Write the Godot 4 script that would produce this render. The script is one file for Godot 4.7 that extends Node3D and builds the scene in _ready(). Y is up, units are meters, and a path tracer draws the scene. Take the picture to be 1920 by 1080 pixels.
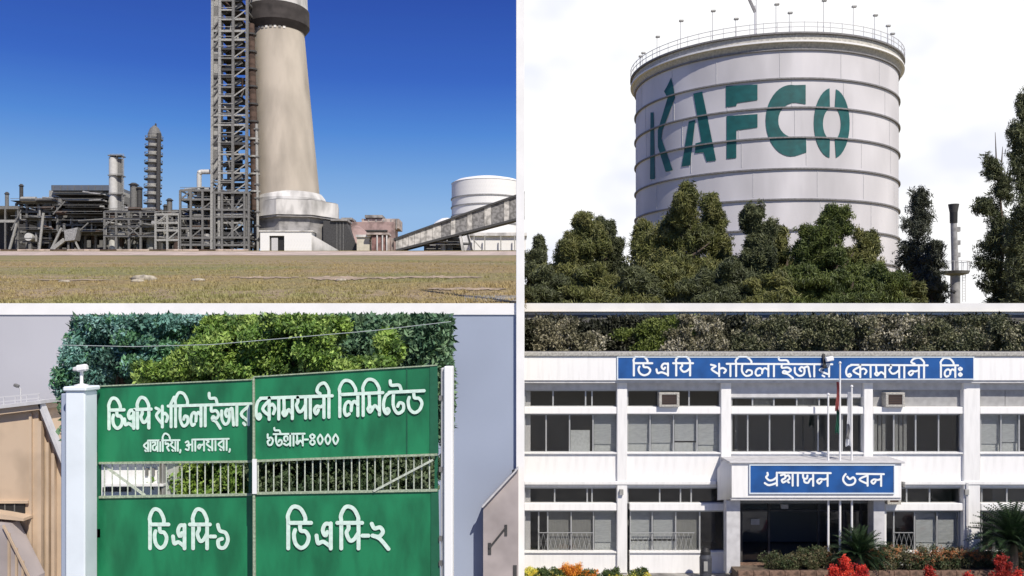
extends Node3D
# One place on two levels: a works gate and an office below an added retaining wall, a lawn with a fertiliser plant and a storage tank above it.

const F := 1700.0          # focal length in units of a 1920-wide frame
const HY := 640.0          # row of the eye level
var M := {}
var counts := {}
var rng := RandomNumberGenerator.new()
var box_cache := {}
var cyl_cache := {}
var tex_cache := {}

# a point at depth d in front of the viewpoint
func P(x: float, y: float, d: float) -> Vector3:
	return Vector3((x - 960.0) / F * d, (HY - y) / F * d, -d)

func numbered(parent: Node, called: String) -> String:
	var key := str(parent.get_instance_id()) + called
	var n: int = counts.get(key, 0)
	counts[key] = n + 1
	return called if n == 0 else "%s_%03d" % [called, n]

func attach(o: Node3D, called: String, parent: Node3D, where: Transform3D) -> void:
	o.name = numbered(parent, called)
	parent.add_child(o, true)
	o.transform = (parent.global_transform.affine_inverse() * where) if parent != self else where

func thing(called: String, label: String, category: String, at: Vector3, group := "") -> Node3D:
	var o := Node3D.new()
	attach(o, called, self, Transform3D(Basis(), at))
	tag(o, label, category, group)
	return o

func tag(o: Node, label: String, category := "", group := "", kind := "") -> void:
	if label != "": o.set_meta("label", label)
	if category != "": o.set_meta("category", category)
	if group != "": o.set_meta("group", group)
	if kind != "": o.set_meta("kind", kind)

func structure(o: Node, label: String) -> void:
	o.set_meta("kind", "structure")
	o.set_meta("label", label)

func mesh_at(parent: Node3D, called: String, m: Mesh, mt: Material, where: Transform3D) -> MeshInstance3D:
	var o := MeshInstance3D.new()
	o.mesh = m
	o.material_override = mt
	attach(o, called, parent, where)
	return o

# box with softly chamfered edges
func box_mesh(s: Vector3, ch := 0.0) -> Mesh:
	var key := "%.3f %.3f %.3f %.3f" % [s.x, s.y, s.z, ch]
	if box_cache.has(key): return box_cache[key]
	var m: Mesh
	if ch <= 0.0:
		var b := BoxMesh.new()
		b.size = s
		m = b
	else:
		var st := SurfaceTool.new()
		st.begin(Mesh.PRIMITIVE_TRIANGLES)
		st.set_smooth_group(-1)
		var h := s * 0.5
		var pts: Array[Vector3] = []
		for i in 8:
			var g := Vector3(1 if i & 1 else -1, 1 if i & 2 else -1, 1 if i & 4 else -1)
			for ax in 3:
				var p := g * h
				for k in 3:
					if k != ax: p[k] -= g[k] * ch
				pts.append(p)
		# faces
		for ax in 3:
			var u := (ax + 1) % 3
			var v := (ax + 2) % 3
			for sg in [0, 1]:
				var q := []
				for c in [[0, 0], [1, 0], [1, 1], [0, 1]]:
					var i: int = (sg << ax) | (c[0] << u) | (c[1] << v)
					q.append(pts[i * 3 + ax])
				quad(st, q[0], q[1], q[2], q[3])
			# edges along ax
			for c in [[0, 0], [1, 0], [1, 1], [0, 1]]:
				var i0: int = (c[0] << u) | (c[1] << v)
				var i1: int = i0 | (1 << ax)
				quad(st, pts[i0 * 3 + u], pts[i1 * 3 + u], pts[i1 * 3 + v], pts[i0 * 3 + v])
		for i in 8:
			tri(st, pts[i * 3], pts[i * 3 + 1], pts[i * 3 + 2])
		st.generate_normals()
		m = st.commit()
	box_cache[key] = m
	return m

func tri(st: SurfaceTool, a: Vector3, b: Vector3, c: Vector3) -> void:
	st.add_vertex(a); st.add_vertex(b); st.add_vertex(c)

func quad(st: SurfaceTool, a: Vector3, b: Vector3, c: Vector3, d: Vector3) -> void:
	tri(st, a, b, c); tri(st, a, c, d)

func box(parent: Node3D, called: String, c: Vector3, s: Vector3, mt: Material, ch := 0.0, basis := Basis()) -> MeshInstance3D:
	return mesh_at(parent, called, box_mesh(s, ch), mt, Transform3D(basis, c))

# box given by a rectangle of the frame at depth d, reaching back by deep
func pbox(parent: Node3D, called: String, x0: float, y0: float, x1: float, y1: float, d: float, deep: float, mt: Material, ch := 0.0) -> MeshInstance3D:
	var a := P(x0, y0, d)
	var b := P(x1, y1, d)
	var c := (a + b) * 0.5 + Vector3(0, 0, -deep * 0.5)
	return box(parent, called, c, Vector3(absf(b.x - a.x), absf(b.y - a.y), deep), mt, ch)

func along(a: Vector3, b: Vector3) -> Basis:
	var y := (b - a).normalized()
	var r := Vector3(0, 0, 1) if absf(y.z) < 0.9 else Vector3(1, 0, 0)
	var x := y.cross(r).normalized()
	return Basis(x, y, x.cross(y))

func bar(parent: Node3D, called: String, a: Vector3, b: Vector3, w: float, t: float, mt: Material, ch := 0.0) -> MeshInstance3D:
	var l := snappedf(a.distance_to(b), 0.01)
	return box(parent, called, (a + b) * 0.5, Vector3(w, l, t), mt, ch, along(a, b))

func cyl(parent: Node3D, called: String, a: Vector3, b: Vector3, r: float, mt: Material, r2 := -1.0, sides := 14) -> MeshInstance3D:
	var l := snappedf(a.distance_to(b), 0.01)
	var top := r if r2 < 0.0 else r2
	var key := "%.3f %.3f %.3f %d" % [r, top, l, sides]
	if not cyl_cache.has(key):
		var c := CylinderMesh.new()
		c.bottom_radius = r
		c.top_radius = top
		c.height = l
		c.radial_segments = sides
		c.rings = 1
		cyl_cache[key] = c
	return mesh_at(parent, called, cyl_cache[key], mt, Transform3D(along(a, b), (a + b) * 0.5))

# solid of revolution: profile of (radius, height), optional sideways lean per metre
func lathe(parent: Node3D, called: String, c: Vector3, prof: Array, mt: Material, seg := 40, lean := 0.0, turn := 0.0, smooth := true) -> MeshInstance3D:
	var st := SurfaceTool.new()
	st.begin(Mesh.PRIMITIVE_TRIANGLES)
	for i in prof.size() - 1:
		st.set_smooth_group(i if smooth else -1)
		for k in seg:
			var t0 := turn + TAU * k / seg
			var t1 := turn + TAU * (k + 1) / seg
			var q := []
			for e in [[i, t0], [i, t1], [i + 1, t1], [i + 1, t0]]:
				var pr: Vector2 = prof[e[0]]
				q.append(Vector3(sin(e[1]) * pr.x + lean * pr.y, pr.y, cos(e[1]) * pr.x))
			quad(st, q[0], q[3], q[2], q[1])
	st.generate_normals()
	return mesh_at(parent, called, st.commit(), mt, Transform3D(Basis(), c))

# prism: outline in frame coordinates at depth d, reaching back by deep
func prism(parent: Node3D, called: String, outline: Array, d: float, deep: float, mt: Material) -> MeshInstance3D:
	var poly := PackedVector2Array()
	for p in outline: poly.append(Vector2(p[0], p[1]))
	var ids := Geometry2D.triangulate_polygon(poly)
	var mid := Vector2.ZERO
	for p in poly: mid += p / poly.size()
	var o := P(mid.x, mid.y, d)
	var st := SurfaceTool.new()
	st.begin(Mesh.PRIMITIVE_TRIANGLES)
	st.set_smooth_group(-1)
	var back := Vector3(0, 0, -deep)
	for i in range(0, ids.size(), 3):
		var t := []
		for k in 3: t.append(P(poly[ids[i + k]].x, poly[ids[i + k]].y, d) - o)
		tri(st, t[0], t[1], t[2])
		tri(st, t[0] + back, t[2] + back, t[1] + back)
	for i in poly.size():
		var a := P(poly[i].x, poly[i].y, d) - o
		var b := P(poly[(i + 1) % poly.size()].x, poly[(i + 1) % poly.size()].y, d) - o
		quad(st, a, b, b + back, a + back)
	st.generate_normals()
	return mesh_at(parent, called, st.commit(), mt, Transform3D(Basis(), o))

# ---------------------------------------------------------------- materials
func noise_tex(seed_: int, freq: float, oct: int, lo: float, hi: float, sx := 1) -> ImageTexture:
	var key := "%d %.3f %d %.2f %.2f %d" % [seed_, freq, oct, lo, hi, sx]
	if tex_cache.has(key): return tex_cache[key]
	var n := FastNoiseLite.new()
	n.seed = seed_
	n.noise_type = FastNoiseLite.TYPE_SIMPLEX_SMOOTH
	n.frequency = freq
	n.fractal_octaves = oct
	var im := n.get_seamless_image(256, 256)
	im.convert(Image.FORMAT_RGB8)
	if sx > 1:      # streaks: long in one direction
		im.resize(256 * sx, 256)
		im = im.get_region(Rect2i(0, 0, 256 * sx, 256))
	for y in im.get_height():
		for x in im.get_width():
			var v := clampf(lo + (hi - lo) * im.get_pixel(x, y).r, 0, 1)
			im.set_pixel(x, y, Color(v, v, v))
	im.generate_mipmaps()
	var t := ImageTexture.create_from_image(im)
	tex_cache[key] = t
	return t

func mat(lin: Color, rough := 0.8, tex: Texture2D = null, scale := Vector3.ONE, metal := 0.0) -> StandardMaterial3D:
	var m := StandardMaterial3D.new()
	m.albedo_color = lin.linear_to_srgb()
	m.roughness = rough
	m.metallic = metal
	if tex:
		m.albedo_texture = tex
		m.uv1_triplanar = true
		m.uv1_world_triplanar = true
		m.uv1_scale = scale
	return m

func leaf_mat(rough := 0.6) -> StandardMaterial3D:
	var m := StandardMaterial3D.new()
	m.vertex_color_use_as_albedo = true
	m.roughness = rough
	m.cull_mode = BaseMaterial3D.CULL_DISABLED
	m.backlight_enabled = true
	m.backlight = Color(0.25, 0.3, 0.12)
	return m

func make_materials() -> void:
	var fine := noise_tex(1, 0.05, 4, 0.72, 1.08)
	var blot := noise_tex(2, 0.012, 5, 0.62, 1.15)
	var soft := noise_tex(3, 0.02, 4, 0.9, 1.04)
	M.white = mat(Color(0.84, 0.84, 0.83), 0.75, noise_tex(15, 0.02, 5, 0.95, 1.03), Vector3(0.9, 0.12, 0.9))
	M.plaster = mat(Color(0.87, 0.87, 0.86), 0.8, noise_tex(16, 0.02, 5, 0.96, 1.03), Vector3(0.8, 0.1, 0.8))
	M.pure = mat(Color(0.87, 0.87, 0.86), 0.8, noise_tex(4, 0.02, 4, 0.96, 1.02), Vector3.ONE * 0.13)
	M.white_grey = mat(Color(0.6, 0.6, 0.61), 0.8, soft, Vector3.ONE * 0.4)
	M.coping = mat(Color(0.5, 0.49, 0.45), 0.85, fine, Vector3.ONE * 0.6)
	M.sky_wall_grey = mat(Color(0.49, 0.495, 0.535), 0.9, noise_tex(5, 0.01, 3, 0.93, 1.04), Vector3.ONE * 0.05)  # pale sky grey for the added wall
	M.sky_and_shade_blue = mat(Color(0.345, 0.4, 0.51), 0.9, noise_tex(5, 0.01, 3, 0.93, 1.04), Vector3.ONE * 0.05)  # bluish sky tone for the added wall, and pillar shade
	M.concrete = mat(Color(0.53, 0.475, 0.4), 0.9, noise_tex(12, 0.012, 5, 0.8, 1.08), Vector3(0.03, 0.009, 0.03))
	M.concrete_grey = mat(Color(0.36, 0.35, 0.34), 0.9, blot, Vector3.ONE * 0.08)
	M.concrete_pale = mat(Color(0.72, 0.71, 0.69), 0.9, blot, Vector3(0.05, 0.02, 0.05))
	M.brown_ring = mat(Color(0.06, 0.052, 0.05), 0.9, blot, Vector3.ONE * 0.06)
	M.steel = mat(Color(0.21, 0.21, 0.205), 0.7, fine, Vector3.ONE * 0.12)
	M.steel_light = mat(Color(0.42, 0.42, 0.4), 0.6, fine, Vector3.ONE * 0.12)
	M.steel_dark = mat(Color(0.07, 0.07, 0.072), 0.8, fine, Vector3.ONE * 0.12)
	M.rust = mat(Color(0.1, 0.065, 0.05), 0.9, blot, Vector3.ONE * 0.15)
	M.pipe = mat(Color(0.6, 0.6, 0.58), 0.45, soft, Vector3.ONE * 0.1)
	M.insul = mat(Color(0.38, 0.38, 0.38), 0.5, fine, Vector3.ONE * 0.1)
	M.roof_blue = mat(Color(0.12, 0.14, 0.18), 0.7, soft, Vector3.ONE * 0.05)
	M.pinkwall = mat(Color(0.42, 0.3, 0.28), 0.9, blot, Vector3.ONE * 0.06)
	M.pinkpale = mat(Color(0.52, 0.44, 0.4), 0.9, blot, Vector3.ONE * 0.06)
	M.redbooth = mat(Color(0.28, 0.16, 0.145), 0.9, blot, Vector3.ONE * 0.1)
	M.cream = mat(Color(0.62, 0.58, 0.48), 0.85, soft, Vector3.ONE * 0.1)
	M.apron = mat(Color(0.62, 0.5, 0.43), 0.95, blot, Vector3.ONE * 0.06)
	M.dirt = mat(Color(0.46, 0.355, 0.25), 0.95, blot, Vector3.ONE * 0.3)
	M.gallery = mat(Color(0.62, 0.6, 0.56), 0.8, blot, Vector3.ONE * 0.12)
	M.gallery_dark = mat(Color(0.28, 0.275, 0.27), 0.8, blot, Vector3.ONE * 0.2)
	M.tank = mat(Color(0.68, 0.665, 0.685), 0.6, noise_tex(7, 0.01, 5, 0.84, 1.05), Vector3(0.05, 0.015, 0.05))
	M.tank_ring = mat(Color(0.26, 0.255, 0.26), 0.7, fine, Vector3.ONE * 0.2)
	M.tank_beige = mat(Color(0.62, 0.6, 0.54), 0.8, fine, Vector3.ONE * 0.2)
	M.teal = mat(Color(0.008, 0.115, 0.115), 0.55, noise_tex(8, 0.02, 4, 0.8, 1.05), Vector3.ONE * 0.15)
	M.lawn = mat(Color(1, 1, 1), 0.95, noise_tex(9, 0.03, 5, 0.72, 1.12), Vector3.ONE * 0.16)
	M.lawn.vertex_color_use_as_albedo = true
	M.soil = mat(Color(0.16, 0.12, 0.085), 0.95, blot, Vector3.ONE * 0.4)
	M.paving = mat(Color(0.34, 0.33, 0.31), 0.9, blot, Vector3.ONE * 0.3)
	M.bark = mat(Color(0.13, 0.1, 0.075), 0.95, blot, Vector3(1.5, 0.4, 1.5))
	M.bark_pale = mat(Color(0.34, 0.31, 0.27), 0.95, blot, Vector3(1.5, 0.4, 1.5))
	M.leaf = leaf_mat()
	M.gate = mat(Color(0.014, 0.215, 0.09), 0.42, noise_tex(14, 0.012, 6, 0.75, 1.1), Vector3(0.75, 0.28, 0.75))
	M.gate_dark = mat(Color(0.012, 0.12, 0.06), 0.5, soft, Vector3.ONE)
	M.gate_edge = mat(Color(0.42, 0.5, 0.36), 0.55, fine, Vector3.ONE * 2.0)
	M.gate_bar = mat(Color(0.62, 0.68, 0.57), 0.5, fine, Vector3.ONE * 2.0)
	M.letter = mat(Color(0.68, 0.86, 0.77), 0.6, soft, Vector3.ONE * 2.0)
	M.letter_white = mat(Color(0.82, 0.86, 0.86), 0.6)
	M.sign_blue = mat(Color(0.012, 0.095, 0.33), 0.45, noise_tex(10, 0.01, 4, 0.82, 1.06), Vector3.ONE * 0.3)
	M.sign_edge = mat(Color(0.7, 0.78, 0.84), 0.5)
	M.pillar = mat(Color(0.76, 0.83, 0.88), 0.7, noise_tex(4, 0.02, 4, 0.96, 1.02), Vector3.ONE * 0.3)
	M.lampwhite = mat(Color(0.85, 0.86, 0.86), 0.4)
	M.tan = mat(Color(0.58, 0.45, 0.325), 0.9, noise_tex(11, 0.012, 4, 0.85, 1.06), Vector3.ONE * 0.15)
	M.mauve = mat(Color(0.44, 0.395, 0.39), 0.9, noise_tex(11, 0.012, 4, 0.85, 1.06), Vector3.ONE * 0.15)
	M.rail = mat(Color(0.55, 0.55, 0.56), 0.5)
	M.black = mat(Color(0.015, 0.015, 0.016), 0.6)
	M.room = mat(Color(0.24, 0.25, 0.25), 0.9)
	M.alu = mat(Color(0.42, 0.43, 0.43), 0.4, null, Vector3.ONE, 0.3)
	M.panel_grey = mat(Color(0.36, 0.36, 0.36), 0.7, soft, Vector3.ONE * 0.5)
	M.blind = mat(Color(0.62, 0.66, 0.66), 0.9, soft, Vector3(0.4, 3.0, 0.4))
	M.paper = mat(Color(0.72, 0.76, 0.74), 0.9, soft, Vector3.ONE)
	M.curtain = mat(Color(0.34, 0.35, 0.33), 0.9, soft, Vector3(4.0, 0.3, 4.0))
	M.ac = mat(Color(0.55, 0.53, 0.48), 0.6, fine, Vector3.ONE)
	M.grille = mat(Color(0.05, 0.035, 0.03), 0.6)
	M.pole = mat(Color(0.8, 0.8, 0.79), 0.35)
	M.flag_red = mat(Color(0.42, 0.14, 0.13), 0.9)
	M.flag_green = mat(Color(0.03, 0.14, 0.09), 0.9)
	M.flag_white = mat(Color(0.72, 0.73, 0.75), 0.9)
	M.brick_edge = mat(Color(0.22, 0.14, 0.1), 0.9, blot, Vector3.ONE * 1.5)
	M.stone = mat(Color(0.5, 0.45, 0.36), 0.95, blot, Vector3.ONE)
	M.bin = mat(Color(0.07, 0.075, 0.09), 0.5, fine, Vector3.ONE)
	M.wire = mat(Color(0.4, 0.45, 0.45), 0.5)
	var g := StandardMaterial3D.new()
	g.albedo_color = Color(0.06, 0.08, 0.085, 0.16)
	g.transparency = BaseMaterial3D.TRANSPARENCY_ALPHA
	g.roughness = 0.04
	M.glass = g

# ---------------------------------------------------------------- foliage
var clumps := {}
func clump_mesh(kind: String) -> Mesh:
	if clumps.has(kind): return clumps[kind]
	var r := RandomNumberGenerator.new()
	r.seed = 77
	var st := SurfaceTool.new()
	st.begin(Mesh.PRIMITIVE_TRIANGLES)
	st.set_smooth_group(-1)
	var n := 9
	if kind == "feather" or kind == "willow": n = 13
	if kind == "single": n = 5
	for i in n:
		var c := Vector3(r.randf_range(-1, 1), r.randf_range(-1, 1), r.randf_range(-1, 1)) * 0.75
		var b := Basis(Vector3(r.randf_range(-1, 1), r.randf_range(-1, 1), r.randf_range(-1, 1)).normalized(), r.randf() * TAU)
		var l := r.randf_range(0.35, 0.6)
		var w := l * 0.5
		if kind == "feather":
			b = Basis(Vector3.UP, r.randf() * TAU) * Basis(Vector3.RIGHT, r.randf_range(-0.6, 0.6))
			l = r.randf_range(0.6, 1.0)
			w = l * 0.16
		if kind == "willow":
			b = Basis(Vector3.UP, r.randf() * TAU) * Basis(Vector3.RIGHT, r.randf_range(-1.2, 1.2))
			l = r.randf_range(0.45, 0.95)
			w = l * 0.2
		var tip := b * Vector3(0, l, l * 0.15)
		var base := b * Vector3(0, -l, l * 0.15)
		var s1 := b * Vector3(w, 0, 0)
		var s2 := b * Vector3(-w, 0, 0)
		tri(st, c + base, c + s1, c + tip)
		tri(st, c + base, c + tip, c + s2)
	st.generate_normals()
	clumps[kind] = st.commit()
	return clumps[kind]

# leaf clumps gathered in lobes through the crown's volume; lobes: array of [centre, radii]
func crown(parent: Node3D, called: String, base: Vector3, lobes: Array, n: int, size: float, cols: Array, kind := "leaf", lo := Vector3(-1e6, -1e6, -1e6), hi := Vector3(1e6, 1e6, 1e6), gather := 0.34, shell := 0.55) -> MultiMeshInstance3D:
	var subs := []
	for lb in lobes:
		var cnt := 16
		for k in cnt:
			var dir := Vector3(rng.randf_range(-1, 1), rng.randf_range(-0.9, 1), rng.randf_range(-1, 1)).normalized()
			subs.append([lb[0] + dir * lb[1] * rng.randf_range(shell, 0.95), lb[1] * rng.randf_range(gather * 0.7, gather * 1.3), rng.randi() % cols.size()])
	var xf := []
	var cl := []
	var tries := 0
	while xf.size() < n and tries < n * 4:
		tries += 1
		var s: Array = subs[rng.randi() % subs.size()]
		var p := Vector3(rng.randfn(), rng.randfn(), rng.randfn()) * 0.5
		if p.length() > 1.25: p = p.normalized() * 1.25
		var w: Vector3 = s[0] + p * s[1]
		if w.x < lo.x or w.y < lo.y or w.z < lo.z or w.x > hi.x or w.y > hi.y or w.z > hi.z: continue
		var sc := size * rng.randf_range(0.6, 1.3)
		var b := Basis(Vector3.UP, rng.randf() * TAU)
		if kind != "feather": b = b * Basis(Vector3.RIGHT, rng.randf() * TAU)
		xf.append(Transform3D(b.scaled(Vector3.ONE * sc), w - base))
		var c: Color = cols[s[2]] if rng.randf() < 0.7 else cols[rng.randi() % cols.size()]
		cl.append(c * rng.randf_range(0.7, 1.3))
	var mm := MultiMesh.new()
	mm.transform_format = MultiMesh.TRANSFORM_3D
	mm.use_colors = true
	mm.mesh = clump_mesh(kind)
	mm.instance_count = xf.size()
	for i in xf.size():
		mm.set_instance_transform(i, xf[i])
		var c: Color = cl[i]
		c.a = 1.0
		mm.set_instance_color(i, c)
	var o := MultiMeshInstance3D.new()
	o.multimesh = mm
	o.material_override = M.leaf
	attach(o, called, parent, Transform3D(Basis(), base))
	o.set_meta("kind", "stuff")
	return o

# tapered trunk with limbs, as one mesh
func trunk(parent: Node3D, base: Vector3, top: Vector3, r: float, limbs: Array, mt: Material) -> void:
	var st := SurfaceTool.new()
	st.begin(Mesh.PRIMITIVE_TRIANGLES)
	var segs := [[Vector3.ZERO, top - base, r, r * 0.35]]
	for l in limbs:
		var from := (top - base) * rng.randf_range(0.35, 0.8)
		segs.append([from, l - base, r * 0.42, r * 0.12])
	for s in segs:
		var a: Vector3 = s[0]
		var b: Vector3 = s[1]
		var bend := Vector3(rng.randf_range(-1, 1), 0, rng.randf_range(-1, 1)) * a.distance_to(b) * 0.06
		var prev := []
		for i in 6:
			var t := i / 5.0
			var c := a.lerp(b, t) + bend * sin(t * PI)
			var bs := along(a, b)
			var ring := []
			for k in 8:
				ring.append(c + bs * (Vector3(cos(TAU * k / 8), 0, sin(TAU * k / 8)) * lerpf(s[2], s[3], t)))
			if i > 0:
				for k in 8:
					quad(st, prev[k], prev[(k + 1) % 8], ring[(k + 1) % 8], ring[k])
			prev = ring
	st.generate_normals()
	mesh_at(parent, "trunk", st.commit(), mt, Transform3D(Basis(), base))

# ---------------------------------------------------------------- lettering
# brush strokes of each letter: [advance, has a headline, strokes]; the headline runs at height 0 and the foot is at 1
var GLYPH := {
	"aa": [0.34, true, [[[0.17, 0], [0.17, 1.0]]]],
	"i": [0.3, true, [[[0.15, 1.0], [0.15, 0], [0.14, -0.3], [0.38, -0.62], [0.75, -0.56], [1.0, -0.22], [0.98, 0.0]]]],
	"ii": [0.36, true, [[[0.18, 1.0], [0.18, 0], [0.16, -0.3], [-0.1, -0.6], [-0.45, -0.52], [-0.6, -0.25], [-0.4, -0.12]]]],
	"e": [0.42, false, [[[0.46, 0.0], [0.2, 0.16], [0.08, 0.5], [0.12, 0.82], [0.26, 0.97], [0.38, 0.86], [0.3, 0.74], [0.2, 0.82]]]],
	"dda": [0.96, true, [[[0.44, 0], [0.48, 0.3], [0.72, 0.34], [0.88, 0.56], [0.76, 0.86], [0.48, 0.98], [0.22, 0.8], [0.14, 0.48], [0.2, 0.28]]]],
	"e_letter": [0.9, false, [[[0.78, 0.02], [0.78, 1.0]], [[0.78, 0.06], [0.52, 0.04], [0.38, 0.28], [0.5, 0.5], [0.6, 0.36]], [[0.06, 0.5], [0.14, 0.8], [0.4, 0.74], [0.78, 0.94]]]],
	"pa": [0.86, true, [[[0.72, 0], [0.72, 1.0]], [[0.2, 0.02], [0.22, 0.22], [0.12, 0.4], [0.28, 0.68], [0.5, 0.64], [0.72, 0.38]]]],
	"pha": [0.98, true, [[[0.52, 0], [0.52, 1.0]], [[0.06, 0.08], [0.32, 0.2], [0.1, 0.46], [0.52, 0.86]], [[0.52, 0.44], [0.72, 0.34], [0.9, 0.52], [0.8, 0.74]]]],
	"ref": [0.0, false, [[[-0.2, -0.08], [0.05, -0.42]]]],
	"tta": [0.84, true, [[[0.2, 0], [0.18, 0.6], [0.4, 0.97], [0.7, 0.86], [0.72, 0.58], [0.52, 0.5], [0.42, 0.66]], [[0.02, -0.52], [0.08, -0.32], [0.5, -0.3], [0.62, 0.0]]]],
	"tta_low": [0.84, true, [[[0.2, 0], [0.18, 0.6], [0.4, 0.97], [0.7, 0.86], [0.72, 0.58], [0.52, 0.5], [0.42, 0.66]]]],
	"la": [0.96, true, [[[0.82, 0], [0.82, 1.0]], [[0.36, 0.9], [0.2, 0.96], [0.1, 0.76], [0.16, 0.46], [0.34, 0.34], [0.48, 0.5], [0.46, 0.76], [0.5, 0.48], [0.64, 0.34], [0.82, 0.5]]]],
	"i_letter": [0.9, true, [[[0.28, 0], [0.28, 0.3], [0.6, 0.28], [0.78, 0.48], [0.62, 0.66], [0.4, 0.56], [0.34, 0.72], [0.6, 0.82], [0.9, 1.14]], [[0.1, -0.56], [0.16, -0.32], [0.56, -0.3], [0.68, 0.0]]]],
	"ja": [1.02, true, [[[0.1, 0.3], [0.12, 0.7], [0.34, 0.95], [0.6, 0.82], [0.64, 0.4], [0.48, 0.24], [0.36, 0.42], [0.46, 0.58]], [[0.62, 0.3], [0.84, 0.2], [0.9, 0.6], [0.96, 1.0]]]],
	"ra": [0.8, true, [[[0.66, 0], [0.66, 1.0]], [[0.66, 0.12], [0.14, 0.48], [0.66, 0.84]], [[0.3, 0.92], [0.4, 1.0]]]],
	"ba": [0.8, true, [[[0.66, 0], [0.66, 1.0]], [[0.66, 0.12], [0.14, 0.48], [0.66, 0.84]]]],
	"ka": [0.98, true, [[[0.52, 0], [0.52, 1.0]], [[0.52, 0.12], [0.1, 0.5], [0.52, 0.82]], [[0.52, 0.4], [0.74, 0.3], [0.9, 0.5], [0.8, 0.74]]]],
	"ma": [0.86, true, [[[0.72, 0], [0.72, 1.0]], [[0.16, 0], [0.18, 0.55], [0.1, 0.72], [0.22, 0.86], [0.32, 0.72], [0.2, 0.58]], [[0.3, 0.8], [0.48, 0.58], [0.72, 0.82]]]],
	"na": [0.86, true, [[[0.72, 0], [0.72, 1.0]], [[0.36, 0.64], [0.22, 0.82], [0.1, 0.64], [0.26, 0.46], [0.5, 0.5], [0.72, 0.4]]]],
	"bha": [1.0, true, [[[0.26, 0.04], [0.12, 0.3], [0.12, 0.62], [0.36, 0.95], [0.72, 0.9], [0.88, 0.58], [0.74, 0.3], [0.52, 0.46], [0.36, 0.26]]]],
	"sha": [0.92, true, [[[0.78, 0], [0.78, 1.0]], [[0.08, 0.2], [0.3, 0.14], [0.34, 0.4], [0.14, 0.56], [0.2, 0.76], [0.36, 0.66]], [[0.34, 0.3], [0.52, 0.2], [0.6, 0.44], [0.46, 0.62], [0.56, 0.76]]]],
	"sa": [0.88, true, [[[0.74, 0], [0.74, 1.0]], [[0.14, 0.0], [0.16, 0.4], [0.36, 0.44], [0.4, 0.2]], [[0.2, 0.44], [0.24, 0.72], [0.44, 0.76], [0.56, 0.5], [0.74, 0.44]]]],
	"pra": [0.94, true, [[[0.78, 0], [0.78, 1.0]], [[0.22, 0.02], [0.24, 0.2], [0.14, 0.36], [0.32, 0.6], [0.56, 0.56], [0.78, 0.34]], [[0.06, 0.82], [0.32, 0.98], [0.78, 0.8]]]],
	"nga": [0.9, true, [[[0.1, 0.2], [0.4, 0.14], [0.42, 0.4], [0.14, 0.5], [0.16, 0.84], [0.46, 0.9], [0.6, 0.6]], [[0.74, 0], [0.74, 1.0]]]],
	"da": [0.72, true, [[[0.18, 0], [0.18, 0.36], [0.46, 0.3], [0.58, 0.5], [0.36, 0.66], [0.6, 0.98]]]],
	"ya": [0.84, true, [[[0.7, 0], [0.7, 1.0]], [[0.1, 0.06], [0.34, 0.2], [0.12, 0.44], [0.7, 0.84]], [[0.3, 0.92], [0.4, 1.0]]]],
	"a_letter": [0.94, true, [[[0.8, 0], [0.8, 1.0]], [[0.12, 0.24], [0.36, 0.14], [0.44, 0.4], [0.24, 0.5], [0.46, 0.62], [0.4, 0.92], [0.14, 0.84]], [[0.44, 0.5], [0.8, 0.4]]]],
	"cha": [0.78, true, [[[0.16, 0.02], [0.18, 0.34], [0.5, 0.3], [0.66, 0.56], [0.5, 0.9], [0.24, 0.9], [0.16, 0.62], [0.34, 0.5]]]],
	"gra": [0.84, true, [[[0.7, 0], [0.7, 1.0]], [[0.3, 0.62], [0.14, 0.54], [0.16, 0.24], [0.4, 0.22], [0.46, 0.5]], [[0.1, 0.84], [0.36, 0.96], [0.7, 0.76]]]],
	"dash": [0.42, false, [[[0.06, 0.5], [0.36, 0.5]]]],
	"comma": [0.3, false, [[[0.16, 0.92], [0.16, 1.02], [0.1, 1.16]]]],
	"visarga": [0.4, false, [[[0.2, 0.2], [0.3, 0.3], [0.2, 0.42], [0.1, 0.3], [0.2, 0.2]], [[0.2, 0.66], [0.3, 0.78], [0.2, 0.9], [0.1, 0.78], [0.2, 0.66]]]],
	"n0": [0.74, false, [[[0.36, 0.1], [0.6, 0.5], [0.36, 0.92], [0.12, 0.5], [0.36, 0.1]]]],
	"n4": [0.74, false, [[[0.36, 0.06], [0.58, 0.26], [0.14, 0.72], [0.36, 0.96], [0.58, 0.72], [0.14, 0.26], [0.36, 0.06]]]],
	"n1": [0.8, false, [[[0.1, 0.02], [0.22, 0.26], [0.58, 0.36], [0.72, 0.66], [0.5, 0.96], [0.18, 0.94], [0.12, 0.68], [0.36, 0.6]]]],
	"n2": [0.98, false, [[[0.1, 0.04], [0.24, 0.22], [0.52, 0.18], [0.66, 0.36], [0.46, 0.54], [0.14, 0.5], [0.5, 0.62], [0.94, 1.02]]]],
	"gap": [0.25, false, []],
}

func curve(pts: Array) -> PackedVector2Array:
	var out := PackedVector2Array()
	var n := pts.size()
	if n == 2:
		return PackedVector2Array([Vector2(pts[0][0], pts[0][1]), Vector2(pts[1][0], pts[1][1])])
	for i in n - 1:
		var q := []
		for k in [i - 1, i, i + 1, i + 2]:
			var e: Array = pts[clampi(k, 0, n - 1)]
			q.append(Vector2(e[0], e[1]))
		for s in 5:
			out.append(q[1].cubic_interpolate(q[2], q[0], q[3], s / 5.0))
	out.append(Vector2(pts[n - 1][0], pts[n - 1][1]))
	return out

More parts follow.
